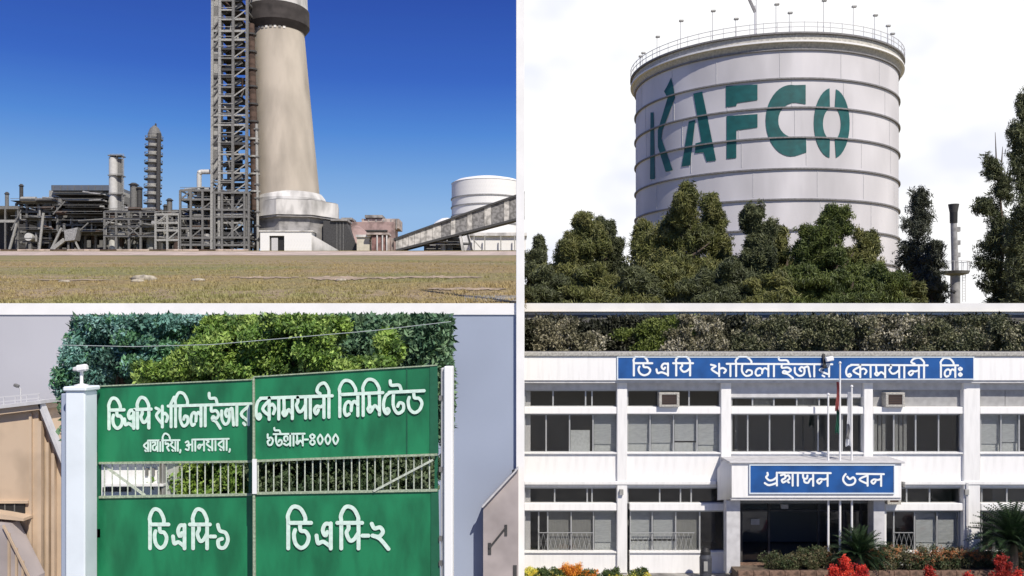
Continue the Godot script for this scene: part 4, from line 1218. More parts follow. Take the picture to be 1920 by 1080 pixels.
# ---------------------------------------------------------------- the works gate below the wall
func build_gate_site() -> void:
	var D := 11.33
	var DL := D + 0.36
	var gy := -3.25
	# left leaf
	var t := thing("gate_leaf", "green steel gate leaf set back, lettered with a number one below", "gate", Vector3(P(330, 0, DL).x, gy, -DL))
	gate_leaf(t, DL, [[184, 724], [472, 711.5], [472, 864], [184, 869]], [[182, 932], [473, 926], [474, 1098], [182, 1098]], [[187, 868], [472, 865], [187, 932], [472, 927]], 196.0, 466.0, 14.5)
	var up: Node3D = t.get_node("sign_panel")
	var dn: Node3D = t.get_node("lower_panel")
	bar(t, "brace", P(194, 872, DL + 0.02), P(272, 929, DL + 0.02), 0.03, 0.02, M.gate_bar)
	pbox(t, "hinge", 178, 992, 188, 1008, DL - 0.02, 0.05, M.steel)
	var f := DL - 0.026
	word(up, "i dda e_letter i pa", 201, 283, 769, 767, 35, 6.2, f, M.letter)
	word(up, "pha aa ref i tta_low la aa i_letter ja aa ra", 291, 470, 762, 757, 39, 5.6, f, M.letter)
	word(up, "ra aa nga aa i da ya aa comma", 268, 341, 826, 825, 20, 3.4, f, M.letter)
	word(up, "a_letter aa na ya aa ra aa comma", 346, 434, 824.5, 822.5, 21, 3.4, f, M.letter)
	word(dn, "i dda gap e_letter gap i pa dash n1", 277, 430, 983, 983, 45, 7.0, f, M.letter)
	# right leaf, standing forward of the other
	t = thing("gate_leaf", "green steel gate leaf standing forward, lettered with a number two below", "gate", Vector3(P(650, 0, D).x, gy, -D))
	gate_leaf(t, D, [[476, 706.5], [820, 684.5], [822, 851], [476, 863]], [[477, 925.5], [822, 919.5], [825, 1098], [477, 1098]], [[478, 864], [820, 852], [478, 925], [820, 919]], 484.0, 816.0, 14.6)
	up = t.get_node("sign_panel")
	dn = t.get_node("lower_panel")
	prism(t, "edge_stile", [[806, 686], [820, 685], [822, 850], [806, 851]], D - 0.032, 0.02, M.gate_dark)
	prism(t, "edge_stile", [[808, 921], [822, 920], [825, 1098], [808, 1098]], D - 0.032, 0.02, M.gate_dark)
	prism(t, "meeting_stile", [[473.5, 707], [477, 706.5], [479, 1098], [474, 1098]], D - 0.05, 0.06, M.gate_edge)
	pbox(t, "latch_plate", 473, 861, 481, 926, D - 0.07, 0.03, M.lampwhite)
	bar(t, "brace", P(700, 921, D - 0.05), P(812, 862, D - 0.05), 0.026, 0.02, M.gate_bar)
	pbox(t, "sheet_joint", 762, 690, 764, 853, D - 0.034, 0.008, M.gate_dark)
	f = D - 0.036
	word(up, "e ka aa ma pa aa na ii", 478, 622, 747, 742, 40, 6.0, f, M.letter)
	word(up, "i la i ma e tta dda", 632, 794, 740, 732.5, 41, 6.0, f, M.letter)
	word(up, "cha tta gra aa ma dash n4 n0 n0 n0", 499, 637, 814, 812, 22, 3.6, f, M.letter)
	word(dn, "i dda gap e_letter gap i pa dash n2", 535, 730, 980, 980, 48, 7.4, f, M.letter)
	# pillars
	t = thing("gate_pillar", "broad white gate pillar with a lamp on top", "pillar", Vector3(P(148, 0, D).x, gy, -D))
	pbox(t, "shaft", 122, 734, 159, 1098, D - 0.1, 0.34, M.pillar, 0.015)
	pbox(t, "shaded_side", 114, 738, 121.6, 1098, D + 0.1, 0.3, M.sky_and_shade_blue, 0.01)  # bluish shade of the pillar's left face, put in as colour
	pbox(t, "cap", 117, 725, 161, 734, D - 0.13, 0.4, M.pillar, 0.015)
	var lt := P(153, 725, D - 0.02)
	t = thing("pillar_lamp", "small white floodlight on a short pole on the pillar", "lamp", lt)
	cyl(t, "pole", lt, P(153, 695, D - 0.02), 0.02, M.lampwhite)
	lathe(t, "base_plate", lt, [Vector2(0.09, 0), Vector2(0.09, 0.02), Vector2(0.02, 0.04)], M.lampwhite, 14)
	var hd := P(154, 690, D - 0.05)
	box(t, "lamp_head", hd, Vector3(0.13, 0.085, 0.1), M.lampwhite, 0.02, Basis(Vector3(0, 0, 1), 0.15))
	box(t, "visor", P(143, 692, D - 0.06), Vector3(0.06, 0.05, 0.09), M.white_grey, 0.012)
	t = thing("gate_pillar", "narrow white gate pillar beside the edge of the right gate leaf", "pillar", Vector3(P(840, 0, D).x, gy, -D))
	pbox(t, "shaft", 832, 687, 848.5, 1098, D - 0.08, 0.3, M.lampwhite, 0.012)
	pbox(t, "inner_strip", 826.5, 690, 831.6, 1098, D - 0.02, 0.2, M.white_grey, 0.01)
	for y in [742, 876, 1006, 1052]: pbox(t, "hinge", 823, y, 829, y + 9, D - 0.06, 0.05, M.steel)
	# foliage behind the gate
	var lo := Vector3(P(113, 0, 15).x, -30, -40)
	var yellow := [Color(0.2, 0.31, 0.05), Color(0.12, 0.22, 0.035), Color(0.3, 0.42, 0.1), Color(0.06, 0.12, 0.02)]
	var blue := [Color(0.13, 0.29, 0.24), Color(0.08, 0.2, 0.15), Color(0.24, 0.42, 0.38), Color(0.05, 0.12, 0.09), Color(0.1, 0.24, 0.11)]  # teal tones with some bluish haze put into the leaves
	var deep := [Color(0.08, 0.16, 0.085), Color(0.1, 0.19, 0.1), Color(0.065, 0.135, 0.075), Color(0.13, 0.22, 0.11)]  # kept darker than nearby foliage, shade partly put into the leaf colour
	var moss := [Color(0.05, 0.085, 0.03), Color(0.03, 0.06, 0.022), Color(0.08, 0.115, 0.05)]
	var trees := [
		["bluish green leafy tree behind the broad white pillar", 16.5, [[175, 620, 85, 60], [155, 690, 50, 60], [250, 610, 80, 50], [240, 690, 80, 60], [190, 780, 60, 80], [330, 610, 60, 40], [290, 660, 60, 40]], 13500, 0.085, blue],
		["bright yellow green leafy tree over the meeting of the gate leaves", 15.0, [[400, 660, 70, 40], [470, 612, 60, 32], [560, 608, 70, 34], [520, 680, 90, 40], [420, 700, 80, 34], [330, 690, 50, 36], [600, 668, 45, 40], [420, 620, 50, 30], [610, 620, 40, 36], [500, 640, 70, 40], [290, 704, 40, 24], [650, 690, 30, 24]], 17000, 0.075, yellow],
		["fresh green sapling with pale leaves above the lettered right leaf", 15.6, [[730, 655, 22, 40], [722, 690, 26, 26]], 1500, 0.09, yellow],
		["deep blue green tree with shade in its leaf colour behind the narrow white pillar", 18.5, [[690, 610, 70, 60], [770, 620, 70, 60], [805, 670, 60, 70], [690, 690, 80, 60], [760, 740, 80, 70], [820, 610, 40, 40], [640, 610, 60, 50], [830, 760, 40, 90], [815, 720, 50, 60]], 14000, 0.14, deep],
		["dense moss green tree seen through the bars of the left leaf", 14.6, [[390, 900, 80, 60], [460, 900, 60, 60], [340, 910, 40, 50], [420, 840, 80, 60]], 5500, 0.09, yellow],
		["dense dull green tree seen through the bars of the right leaf", 14.4, [[520, 890, 60, 60], [600, 900, 80, 60], [690, 890, 80, 60], [780, 880, 50, 60], [640, 840, 90, 60]], 8000, 0.09, moss],
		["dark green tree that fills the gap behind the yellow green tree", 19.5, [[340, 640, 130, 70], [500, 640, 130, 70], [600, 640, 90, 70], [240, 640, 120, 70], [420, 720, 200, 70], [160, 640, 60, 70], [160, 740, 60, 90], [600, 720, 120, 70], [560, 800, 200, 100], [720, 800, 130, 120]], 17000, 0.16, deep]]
	for e in trees:
		var d: float = e[1]
		var cx := 0.0
		for l in e[2]: cx += l[0] / e[2].size()
		var base := Vector3(P(cx, 0, d).x, -9.7, -d)
		var tr := thing("leafy_tree", e[0], "tree", base, "trees behind the gate")
		var lobes := []
		var limbs := []
		var top := -20.0
		for l in e[2]:
			var c := P(l[0], l[1], d) + Vector3(0, 0, rng.randf_range(-0.4, 0.4))
			lobes.append([c, Vector3(l[2] / F * d, l[3] / F * d, 0.85 if d < 18 else 0.6)])
			limbs.append(c)
			top = maxf(top, c.y)
		trunk(tr, base, Vector3(base.x, top - 0.4, base.z), 0.17, limbs, M.bark)
		crown(tr, "crown", base, lobes, e[3], e[4], e[5], "leaf", Vector3(P(116, 0, d - 0.75).x, -20, -40), Vector3(P(843, 0, d + 0.8).x, P(0, 593.5 + e[4] * 75.0, d + 0.9).y, 0), 0.4 if d > 18.0 else 0.27, 0.3)
	# overhead wire
	t = thing("overhead_wire", "thin pale wire crossing in front of the trees above the gate", "wire", P(560, 640, 13.4))
	var pts := [[113, 647], [250, 650], [400, 646], [560, 632], [700, 620], [846, 603]]
	for i in pts.size() - 1:
		cyl(t, "span", P(pts[i][0], pts[i][1], 13.4), P(pts[i + 1][0], pts[i + 1][1], 13.4), 0.006, M.wire, -1, 6)
	# white house seen through the bars
	var hd2 := 13.3
	t = thing("white_house", "white rendered house seen through the bars beside the pillar", "house", Vector3(P(250, 0, hd2).x, -9.7, -hd2))
	box(t, "wall", Vector3(P(246, 0, hd2).x, (P(0, 868, hd2).y - 9.7) * 0.5, -hd2 - 0.7), Vector3(122 / F * hd2, P(0, 868, hd2).y + 9.7, 1.4), M.white)
	pbox(t, "parapet", 184, 860, 309, 868, hd2 - 0.1, 1.6, M.white)
	pbox(t, "ledge", 192, 908, 306, 912, hd2 - 0.15, 0.15, M.white)
	for i in 6: pbox(t, "louvre", 192 + i * 9, 914, 199 + i * 9, 922, hd2 - 0.03, 0.1, M.steel_dark)
	for x in [272, 284]: pbox(t, "window", x, 878, x + 5, 892, hd2 - 0.03, 0.1, M.steel)
	for x in [296, 303]: pbox(t, "drain_pipe", x, 868, x + 3, 930, hd2 - 0.12, 0.1, M.steel_light)
	# tan building beyond the pillar
	var td := 30.0
	t = thing("tan_building", "tan rendered building with a roof railing and ribbed flank", "building", Vector3(P(20, 0, td).x, -9.7, -td))
	var foot := 640 + 9.75 / td * F
	prism(t, "front_wall", [[-140, 792], [72, 766], [72, foot], [-140, foot]], td, 4.5, M.tan)
	prism(t, "flank_wall", [[72.4, 766], [113, 856], [130, 895], [130, foot], [72.4, foot]], td + 0.25, 4.0, M.tan)
	prism(t, "roof_band", [[-140, 782], [75, 757], [75, 768], [-140, 795]], td - 0.25, 5, M.tan)
	prism(t, "roof_edge", [[-140, 776], [76, 751], [76, 757.2], [-140, 782.2]], td - 0.4, 5.2, M.white_grey)
	bar(t, "verge", P(75, 750, td - 0.1), P(131, 890, td - 0.1), 0.1, 0.3, M.white_grey)
	prism(t, "verge_band", [[76, 762], [131, 899], [131, 915], [76, 782]], td + 0.05, 0.2, M.tan)
	for x in [[54, 775, 5.0, 0], [70, 790, 7.0, 1], [86, 830, 5.0, 0], [96, 850, 6.0, 1]]:
		pbox(t, "rib", x[0], x[1], x[0] + x[2], foot, td - 0.08 + (0.15 if x[0] > 72 else 0.0), 0.2, M.tan)
	pbox(t, "window", -40, 944, 46, 965, td - 0.05, 0.1, M.black)
	pbox(t, "window_frame", -44, 939, 52, 944, td - 0.12, 0.15, M.tan)
	for x in [-10, 8, 26]: pbox(t, "window_bar", x, 944, x + 2, 965, td - 0.07, 0.03, M.steel)
	prism(t, "canopy", [[-60, 955], [8, 965], [44, 972], [44, 977], [-60, 968]], td - 0.6, 0.6, M.tan)
	prism(t, "stair_wall", [[-60, 978], [10, 985], [60, 1085], [60, foot], [-60, foot]], td - 0.9, 0.8, M.mauve)
	bar(t, "stair_rail", P(6, 985, td - 1.0), P(56, 1085, td - 1.0), 0.06, 0.06, M.tan)
	for x in [14, 28, 40]: pbox(t, "stair_post", x, 1000 + (x - 14) * 2, x + 4, foot, td - 0.96, 0.06, M.tan)
	for i in 9:
		var x := -100.0 + i * 21.5
		bar(t, "rail_post", P(x, 777 - (x + 140) * 0.116 + 1, td), P(x, 757 - (x + 140) * 0.09, td), 0.035, 0.035, M.rail)
	bar(t, "handrail", P(-110, 755, td), P(75, 738, td), 0.04, 0.04, M.rail)
	bar(t, "handrail", P(-110, 765, td), P(75, 746, td), 0.03, 0.03, M.rail)
	var lp := P(39, 757, td + 0.3)
	t = thing("roof_lamp", "small floodlight on a thin pole on the tan roof", "lamp", lp)
	cyl(t, "pole", lp, P(38, 727, td + 0.3), 0.03, M.rail, -1, 8)
	box(t, "lamp_head", P(31, 723, td + 0.25), Vector3(0.16, 0.1, 0.14), M.steel, 0.02, Basis(Vector3(0, 0, 1), -0.4))
	bar(t, "arm", P(38, 728, td + 0.3), P(32, 725, td + 0.3), 0.03, 0.03, M.rail)
	# mauve building in the corner
	var md := 35.3
	foot = 640 + 9.75 / md * F
	t = thing("mauve_building", "mauve grey building with a steep sloping roof edge beside the pylon", "building", Vector3(P(945, 0, md).x, -9.7, -md))
	prism(t, "wall", [[906, 949], [968, 882], [972, 878], [972, foot], [906, foot]], md, 0.8, M.mauve)
	bar(t, "verge", P(904, 950, md - 0.05), P(972, 876, md - 0.05), 0.06, 0.3, M.white_grey)
	bar(t, "conduit", P(917, 1028, md - 0.05), P(949, 988, md - 0.05), 0.06, 0.05, M.steel_dark)
	pbox(t, "window", 915, 1018, 921, 1040, md - 0.03, 0.1, M.steel_dark)
	pbox(t, "window", 946, 984, 951, 1005, md - 0.03, 0.1, M.steel_dark)
	pbox(t, "window", 962, 1060, 969, 1082, md - 0.03, 0.1, M.steel_dark)
	box(t, "lamp", P(963, 884, md - 0.1), Vector3(0.12, 0.12, 0.12), M.black)

func gate_leaf(t: Node3D, d: float, upper: Array, lower: Array, rails: Array, bx0: float, bx1: float, step: float) -> void:
	var a := prism(t, "sign_panel", upper, d - 0.02, 0.03, M.gate)
	prism(t, "lower_panel", lower, d - 0.02, 0.03, M.gate)
	bar(t, "rail", P(rails[0][0], rails[0][1], d - 0.02), P(rails[1][0], rails[1][1], d - 0.02), 0.026, 0.05, M.gate_edge)
	bar(t, "rail", P(rails[2][0], rails[2][1], d - 0.02), P(rails[3][0], rails[3][1], d - 0.02), 0.026, 0.05, M.gate_edge)
	bar(t, "top_rail", P(upper[0][0], upper[0][1], d - 0.02), P(upper[1][0], upper[1][1], d - 0.02), 0.014, 0.045, M.gate_edge)
	var x := bx0
	while x <= bx1:
		var f: float = (x - rails[0][0]) / (rails[1][0] - rails[0][0])
		cyl(t, "upright_bar", P(x, lerpf(rails[2][1], rails[3][1], f), d), P(x, lerpf(rails[0][1], rails[1][1], f), d), 0.0085, M.gate_bar, -1, 8)
		x += step
	for xx in [upper[0][0] + 2.0, upper[1][0] - 2.0]:
		bar(t, "stile", P(xx, upper[0][1] + 6, d + 0.03), P(xx, 1098, d + 0.03), 0.04, 0.04, M.gate_dark)

# ---------------------------------------------------------------- the office building
# a glazed opening: frame, mullions, panes, and what hangs behind them
func window(b: Node3D, x0: float, y0: float, x1: float, y1: float, d: float, mull: Array, behind: Array) -> void:
	var f := 2.2
	var w := pbox(b, "window", x0, y1 - f, x1, y1, d, 0.09, M.alu)
	pbox(w, "frame_rail", x0, y0, x1, y0 + f, d, 0.09, M.alu)
	var xs := [x0]
	for m in mull: xs.append(m)
	xs.append(x1)
	for i in xs.size():
		var c: float = xs[i]
		var e := 1.3
		var a := c - e
		var z := c + e
		if i == 0: a = c; z = c + 2.0
		if i == xs.size() - 1: a = c - 2.0; z = c
		pbox(w, "mullion", a, y0 + f, z, y1 - f, d - 0.005, 0.1, M.alu)
	for i in xs.size() - 1:
		pbox(w, "pane", xs[i] + 1.4, y0 + f, xs[i + 1] - 1.4, y1 - f, d + 0.04, 0.012, M.glass)
		var k: String = behind[i % behind.size()]
		var g: float = d + 0.16
		if k == "blind":
			pbox(w, "blind", xs[i] + 2, y0, xs[i + 1] - 2, lerpf(y0, y1, rng.randf_range(0.68, 0.8)), g, 0.03, M.blind)
			pbox(w, "paper_screen", xs[i] + 2, lerpf(y0, y1, 0.74), xs[i + 1] - 2, y1, g + 0.05, 0.03, M.paper)
		elif k == "grey":
			pbox(w, "curtain", xs[i] + 1, y0, xs[i + 1] - 1, y1, g, 0.04, M.curtain)
		elif k == "half":
			pbox(w, "paper_screen", xs[i] + 2, lerpf(y0, y1, 0.42), xs[i + 1] - 6, y1, g, 0.03, M.paper)
		elif k == "drape":
			for q in 3:
				var x: float = xs[i] + 2 + q * (xs[i + 1] - xs[i]) * 0.2
				pbox(w, "curtain_fold", x, y0, x + (xs[i + 1] - xs[i]) * 0.14, y1, g + (q % 2) * 0.06, 0.04, M.curtain)

func build_office_site() -> void:
	var D := 38.0
	var gy := -9.7
	var t := thing("office_building", "white two storey office building with blue name board and ribbon windows", "building", Vector3(P(1450, 0, D).x, gy, -D))
	var X0 := 983.2
	var X1 := 2150.0
	var footy := 640 + 9.72 / D * F
	# shell
	var wx0 := P(X0, 0, D + 0.6).x
	var wx1 := P(X1, 0, D + 0.6).x
	var roofy := P(0, 668, D).y
	box(t, "back_wall", Vector3((wx0 + wx1) * 0.5, (roofy + gy) * 0.5, -44.2), Vector3(wx1 - wx0, roofy - gy, 0.25), M.white)
	box(t, "end_wall", Vector3(wx0 + 0.13, (roofy + gy) * 0.5, -41.2), Vector3(0.25, roofy - gy, 5.7), M.white)
	box(t, "end_wall", Vector3(wx1 - 0.13, (roofy + gy) * 0.5, -41.2), Vector3(0.25, roofy - gy, 5.7), M.white)
	box(t, "roof_slab", Vector3((wx0 + wx1) * 0.5, roofy + 0.02, -41.2), Vector3(wx1 - wx0, 0.25, 6.0), M.concrete_grey)
	var fl := P(0, 890, D).y
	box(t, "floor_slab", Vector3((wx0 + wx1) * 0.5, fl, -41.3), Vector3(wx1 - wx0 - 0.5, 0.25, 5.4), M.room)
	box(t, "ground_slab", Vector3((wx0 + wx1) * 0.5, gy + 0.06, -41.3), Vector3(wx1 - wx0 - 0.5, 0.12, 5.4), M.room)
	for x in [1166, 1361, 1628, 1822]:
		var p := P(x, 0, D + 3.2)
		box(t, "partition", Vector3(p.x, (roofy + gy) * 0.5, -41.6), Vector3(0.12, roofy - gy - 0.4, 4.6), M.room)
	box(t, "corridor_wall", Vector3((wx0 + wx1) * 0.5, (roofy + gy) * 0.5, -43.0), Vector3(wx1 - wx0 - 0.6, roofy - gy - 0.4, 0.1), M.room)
	# eave: coping and fascia stand forward
	var de := D - 0.42
	pbox(t, "coping", X0, 660.5, X1, 668, de - 0.08, 1.2, M.coping, 0.02)
	pbox(t, "fascia", X0, 668.2, X1, 713, de, 0.35, M.plaster)
	pbox(t, "fascia_lip", X0, 713, X1, 718, de + 0.06, 0.4, M.white_grey)
	pbox(t, "shaded_eave_beam", X0, 714, 1369, 731, D + 0.02, 0.3, M.white_grey)  # greyer than the walls: shade under the eave put into its colour
	pbox(t, "shaded_eave_beam", 1369, 714, 1622, 745, D + 0.02, 0.3, M.white_grey)
	pbox(t, "shaded_eave_beam", 1622, 714, X1, 731, D + 0.02, 0.3, M.white_grey)
	# columns
	for c in [[1157, 1176], [1352, 1371], [1620, 1637], [1807, 1838], [2010, 2030]]:
		pbox(t, "column", c[0], 716, c[1], 903 if (c[0] == 1352 or c[0] == 1620) else footy, D - 0.16, 0.46, M.white, 0.02)
	var bays := [[X0, 1157], [1176, 1352], [1371, 1620], [1637, 1807], [1838, 2010], [2030, X1]]
	for b in bays:
		pbox(t, "sill_band", b[0], 763, b[1], 776, D - 0.1, 0.4, M.plaster, 0.015)
		pbox(t, "spandrel", b[0], 851, b[1], 903, D - 0.02, 0.3, M.plaster)
		pbox(t, "window_sill", b[0], 848.5, b[1], 851, D - 0.12, 0.4, M.white)
	# upper windows
	var dw := D + 0.14
	window(t, X0, 731, 1157, 763, dw, [1037, 1098, 1110], ["dark"])
	window(t, 1176, 731, 1352, 763, dw, [1236, 1292], ["dark"])
	window(t, 1371, 745, 1620, 763, dw, [1411, 1451, 1494, 1536, 1590], ["dark", "grey"])
	pbox(t, "blank_panel", 1637, 731, 1807, 763, dw, 0.1, M.panel_grey)
	pbox(t, "blank_panel", 1838, 731, 1884, 763, dw, 0.1, M.panel_grey)
	pbox(t, "blank_panel", 1885, 731, 2010, 763, dw + 0.01, 0.1, M.panel_grey)
	window(t, 2030, 731, X1, 763, dw, [2080], ["dark"])
	window(t, X0, 776, 1157, 848.5, dw, [1024, 1068, 1112], ["dark", "dark", "half", "blind"])
	window(t, 1176, 776, 1352, 848.5, dw, [1219, 1263, 1307], ["blind"])
	window(t, 1371, 776, 1620, 848.5, dw, [1402, 1443, 1489, 1534, 1579], ["dark"])
	window(t, 1637, 776, 1807, 848.5, dw, [1676, 1717, 1760], ["drape", "drape", "dark", "dark"])
	window(t, 1838, 776, 2010, 848.5, dw, [1877, 1911, 1960], ["blind", "blind", "dark"])
	window(t, 2030, 776, X1, 848.5, dw, [2080], ["dark"])
	# ledge between storeys, lower windows
	for b in [[X0, 1344], [1697, X1]]:
		pbox(t, "string_course", b[0], 903, b[1], 909, D - 0.2, 0.5, M.white, 0.015)
		pbox(t, "lintel", b[0], 909, b[1], 914, D - 0.03, 0.3, M.white)
	var low := [[X0, 1162], [1181, 1360], [1660, 1807], [1840, 2010], [2030, X1]]
	for b in low:
		pbox(t, "sill_band", b[0], 944, b[1], 957.5, D - 0.1, 0.4, M.plaster, 0.015)
		pbox(t, "plinth", b[0], 1037, b[1], footy, D - 0.02, 0.3, M.plaster)
		pbox(t, "window_sill", b[0], 1034.5, b[1], 1037, D - 0.1, 0.35, M.white)
	window(t, X0, 914, 1157, 944, dw, [1040, 1101, 1110], ["dark"])
	window(t, 1176, 914, 1360, 944, dw, [1237, 1276, 1296], ["dark"])
	window(t, 1660, 914, 1807, 944, dw, [1700, 1743], ["dark"])
	window(t, 1840, 914, 2010, 944, dw, [1888, 1940], ["dark"])
	window(t, X0, 957.5, 1162, 1034.5, dw, [1010, 1027, 1071, 1113], ["dark", "dark", "grey", "grey", "blind"])
	window(t, 1181, 957.5, 1360, 1034.5, dw, [1223, 1267, 1312], ["blind", "blind", "grey", "dark"])
	window(t, 1660, 957.5, 1807, 1034.5, dw, [1676, 1715, 1757, 1798], ["dark", "dark", "blind", "blind", "grey"])
	window(t, 1840, 957.5, 2010, 1034.5, dw, [1890, 1940], ["dark"])
	# window grilles behind the lower panes
	for g in [[1010, 1112], [1183, 1302], [1677, 1713]]:
		var lat := pbox(t, "security_grille", g[0], 998, g[1], 999.5, D + 0.1, 0.015, M.alu)
		var x: float = g[0]
		while x < g[1] - 8:
			bar(lat, "grille_bar", P(x, 1034, D + 0.1), P(x + 9, 1000, D + 0.1), 0.011, 0.01, M.alu)
			bar(lat, "grille_bar", P(x + 9, 1034, D + 0.115), P(x, 1000, D + 0.115), 0.011, 0.01, M.alu)
			x += 9
	# entrance canopy and porch
	var dc := D - 1.7
	prism(t, "canopy_box", [[1372, 869], [1690, 869], [1690, 933], [1372, 933]], dc, 1.66, M.plaster)
	# slanting cheek of the canopy
	var st := SurfaceTool.new()
	st.begin(Mesh.PRIMITIVE_TRIANGLES)
	var q0 := P(1372, 869, dc)
	var q1 := P(1372, 936, dc)
	var q2 := P(1345, 880, D - 0.3)
	var q3 := P(1345, 938, D - 0.3)
	quad(st, q0 - q1, q2 - q1, q3 - q1, Vector3.ZERO)
	quad(st, q0 - q1, Vector3(q0.x, q0.y, q2.z) - q1, q2 - q1, q2 - q1)
	quad(st, Vector3.ZERO, q3 - q1, Vector3(q1.x, q1.y, q3.z) - q1, Vector3(q1.x, q1.y, q3.z) - q1)
	st.generate_normals()
	mesh_at(t, "canopy_cheek", st.commit(), M.white, Transform3D(Basis(), q1))
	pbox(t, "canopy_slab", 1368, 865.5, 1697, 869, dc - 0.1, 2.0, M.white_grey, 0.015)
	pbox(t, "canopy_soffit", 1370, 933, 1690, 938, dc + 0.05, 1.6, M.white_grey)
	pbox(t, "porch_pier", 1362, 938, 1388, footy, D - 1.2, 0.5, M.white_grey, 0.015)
	pbox(t, "porch_pier", 1638, 938, 1659, footy, D - 1.2, 0.5, M.white_grey, 0.015)
	pbox(t, "porch_wall", 1360, 938, 1384, footy, D - 0.05, 0.3, M.white)
	pbox(t, "porch_wall", 1632, 938, 1662, footy, D - 0.05, 0.3, M.white)
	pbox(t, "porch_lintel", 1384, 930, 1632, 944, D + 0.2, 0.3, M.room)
	pbox(t, "porch_step", 1384, footy - 6, 1640, footy, D - 1.0, 1.3, M.brick_edge)
	for x in [1388, 1440, 1533, 1580, 1612, 1629]: pbox(t, "door_frame", x, 944, x + 4, footy - 6, D + 0.5, 0.1, M.steel_dark)
	pbox(t, "door_frame", 1388, 956, 1632, 959, D + 0.49, 0.1, M.steel_dark)
	for r in [[1392, 1440], [1537, 1580], [1584, 1612], [1616, 1629]]:
		var leaf := pbox(t, "door_leaf", r[0], 959, r[1], footy - 6, D + 0.54, 0.03, M.glass)
		if r[0] == 1392: pbox(leaf, "notice", 1408, 973, 1424, 984, D + 0.5, 0.02, M.panel_grey)
	pbox(t, "ceiling_lamp", 1465, 946, 1478, 954, D + 0.1, 0.12, M.panel_grey)
	# small fittings
	pbox(t, "drain_pipe", 1812, 905, 1816, footy, D - 0.24, 0.07, M.white_grey)
	for x in [1162, 1357, 1810]: pbox(t, "floodlight", x, 918, x + 7, 928, D - 0.3, 0.12, M.steel_light)
	# name boards
	var b := thing("name_board", "long blue board with white lettering along the office roof edge", "sign", P(1490, 711, de - 0.05))
	pbox(b, "board", 1159, 670.5, 1825, 710, de - 0.06, 0.05, M.sign_blue)
	for r in [[1157, 668.6, 1827, 670.5], [1157, 710, 1827, 712], [1157, 670.5, 1159, 710], [1825, 670.5, 1827, 710]]:
		pbox(b, "edge_strip", r[0], r[1], r[2], r[3], de - 0.08, 0.075, M.sign_edge)
	var f := de - 0.062
	word(b, "i dda gap e_letter gap i pa", 1184, 1298, 681, 681, 23, 3.9, f, M.letter_white)
	word(b, "pha aa i tta_low la aa i_letter ja aa ra", 1331, 1559, 682, 683, 23, 3.7, f, M.letter_white)
	word(b, "e ka aa ma pa aa na ii", 1584, 1738, 684, 685, 23, 3.7, f, M.letter_white)
	word(b, "i la visarga", 1760, 1806, 685, 685, 22, 3.7, f, M.letter_white)
	b = thing("name_board", "short blue board with white lettering on the entrance canopy", "sign", P(1540, 925, dc - 0.05))
	pbox(b, "board", 1407, 873, 1676, 924, dc - 0.06, 0.05, M.sign_blue)
	for r in [[1405, 871, 1678, 873], [1405, 924, 1678, 926], [1405, 873, 1407, 924], [1676, 873, 1678, 924]]:
		pbox(b, "edge_strip", r[0], r[1], r[2], r[3], dc - 0.08, 0.075, M.sign_edge)
	f = dc - 0.062
	word(b, "pra sha aa sa na", 1432, 1556, 886, 887, 24, 3.8, f, M.letter_white)
	word(b, "bha ba na", 1578, 1656, 888, 889, 22, 3.8, f, M.letter_white)
	# air conditioners
	var ai := 0
	for a in [[1236, 736, 1274, 763], [1661, 736, 1697, 763], [1664, 931, 1690, 946]]:
		b = thing("air_conditioner", ["window air conditioner in the dark glass strip above the blinds", "window air conditioner in the grey blank panel", "small weathered air conditioner beside the entrance canopy"][ai], "air conditioner", P((a[0] + a[2]) * 0.5, a[3], D - 0.2), "air conditioners on the office front")
		var dd := D - 0.3 if ai < 2 else D - 0.45
		pbox(b, "case", a[0] + 3, a[1] + 3, a[2] - 3, a[3] - 3, dd + 0.03, 0.5, M.grille)
		for e in [[a[0], a[1], a[2], a[1] + 4], [a[0], a[3] - 4, a[2], a[3]], [a[0], a[1] + 4, a[0] + 5, a[3] - 4], [a[2] - 5, a[1] + 4, a[2], a[3] - 4]]:
			pbox(b, "case_frame", e[0], e[1], e[2], e[3], dd, 0.5, M.ac, 0.01)
		for k in 4:
			var y: float = a[1] + 6 + k * (a[3] - a[1] - 12) / 3.5
			pbox(b, "louvre", a[0] + 5, y, a[2] - 5, y + 1.2, dd + 0.015, 0.02, M.rust)
		ai += 1
	# roof floodlight
	var rl := P(1551, 668, de - 0.1)
	b = thing("roof_floodlight", "black and white floodlight hanging over the blue board", "lamp", rl)
	box(b, "lamp_head", P(1555, 673, de - 0.25), Vector3(0.32, 0.2, 0.2), M.lampwhite, 0.03, Basis(Vector3(0, 0, 1), 0.2))
	bar(b, "bracket", P(1544, 664, de - 0.1), P(1546, 688, de - 0.2), 0.1, 0.08, M.black)
	box(b, "ballast", P(1546, 688, de - 0.2), Vector3(0.16, 0.1, 0.12), M.black, 0.02)
	# flag poles
	var dp := 36.6
	var pi := 0
	for p in [[1553, 742, 1040], [1575, 683, 1000], [1597, 727, 1002]]:
		var foot := Vector3(P(p[0], 0, dp).x, -9.15, -dp)
		b = thing("flag_pole", ["bare white flag pole nearest the entrance doors", "white flag pole with furled red and green flag", "white flag pole with a furled white flag"][pi], "flag pole", foot, "flag poles before the entrance")
		cyl(b, "pole", foot, P(p[0], p[1], dp), 0.05, M.pole, 0.035)
		lathe(b, "finial", P(p[0], p[1], dp), [Vector2(0.02, 0), Vector2(0.06, 0.04), Vector2(0.05, 0.09), Vector2(0.01, 0.12)], M.pole, 10)
		lathe(b, "base_collar", foot, [Vector2(0.16, 0), Vector2(0.15, 0.12), Vector2(0.06, 0.18)], M.concrete_grey, 14)
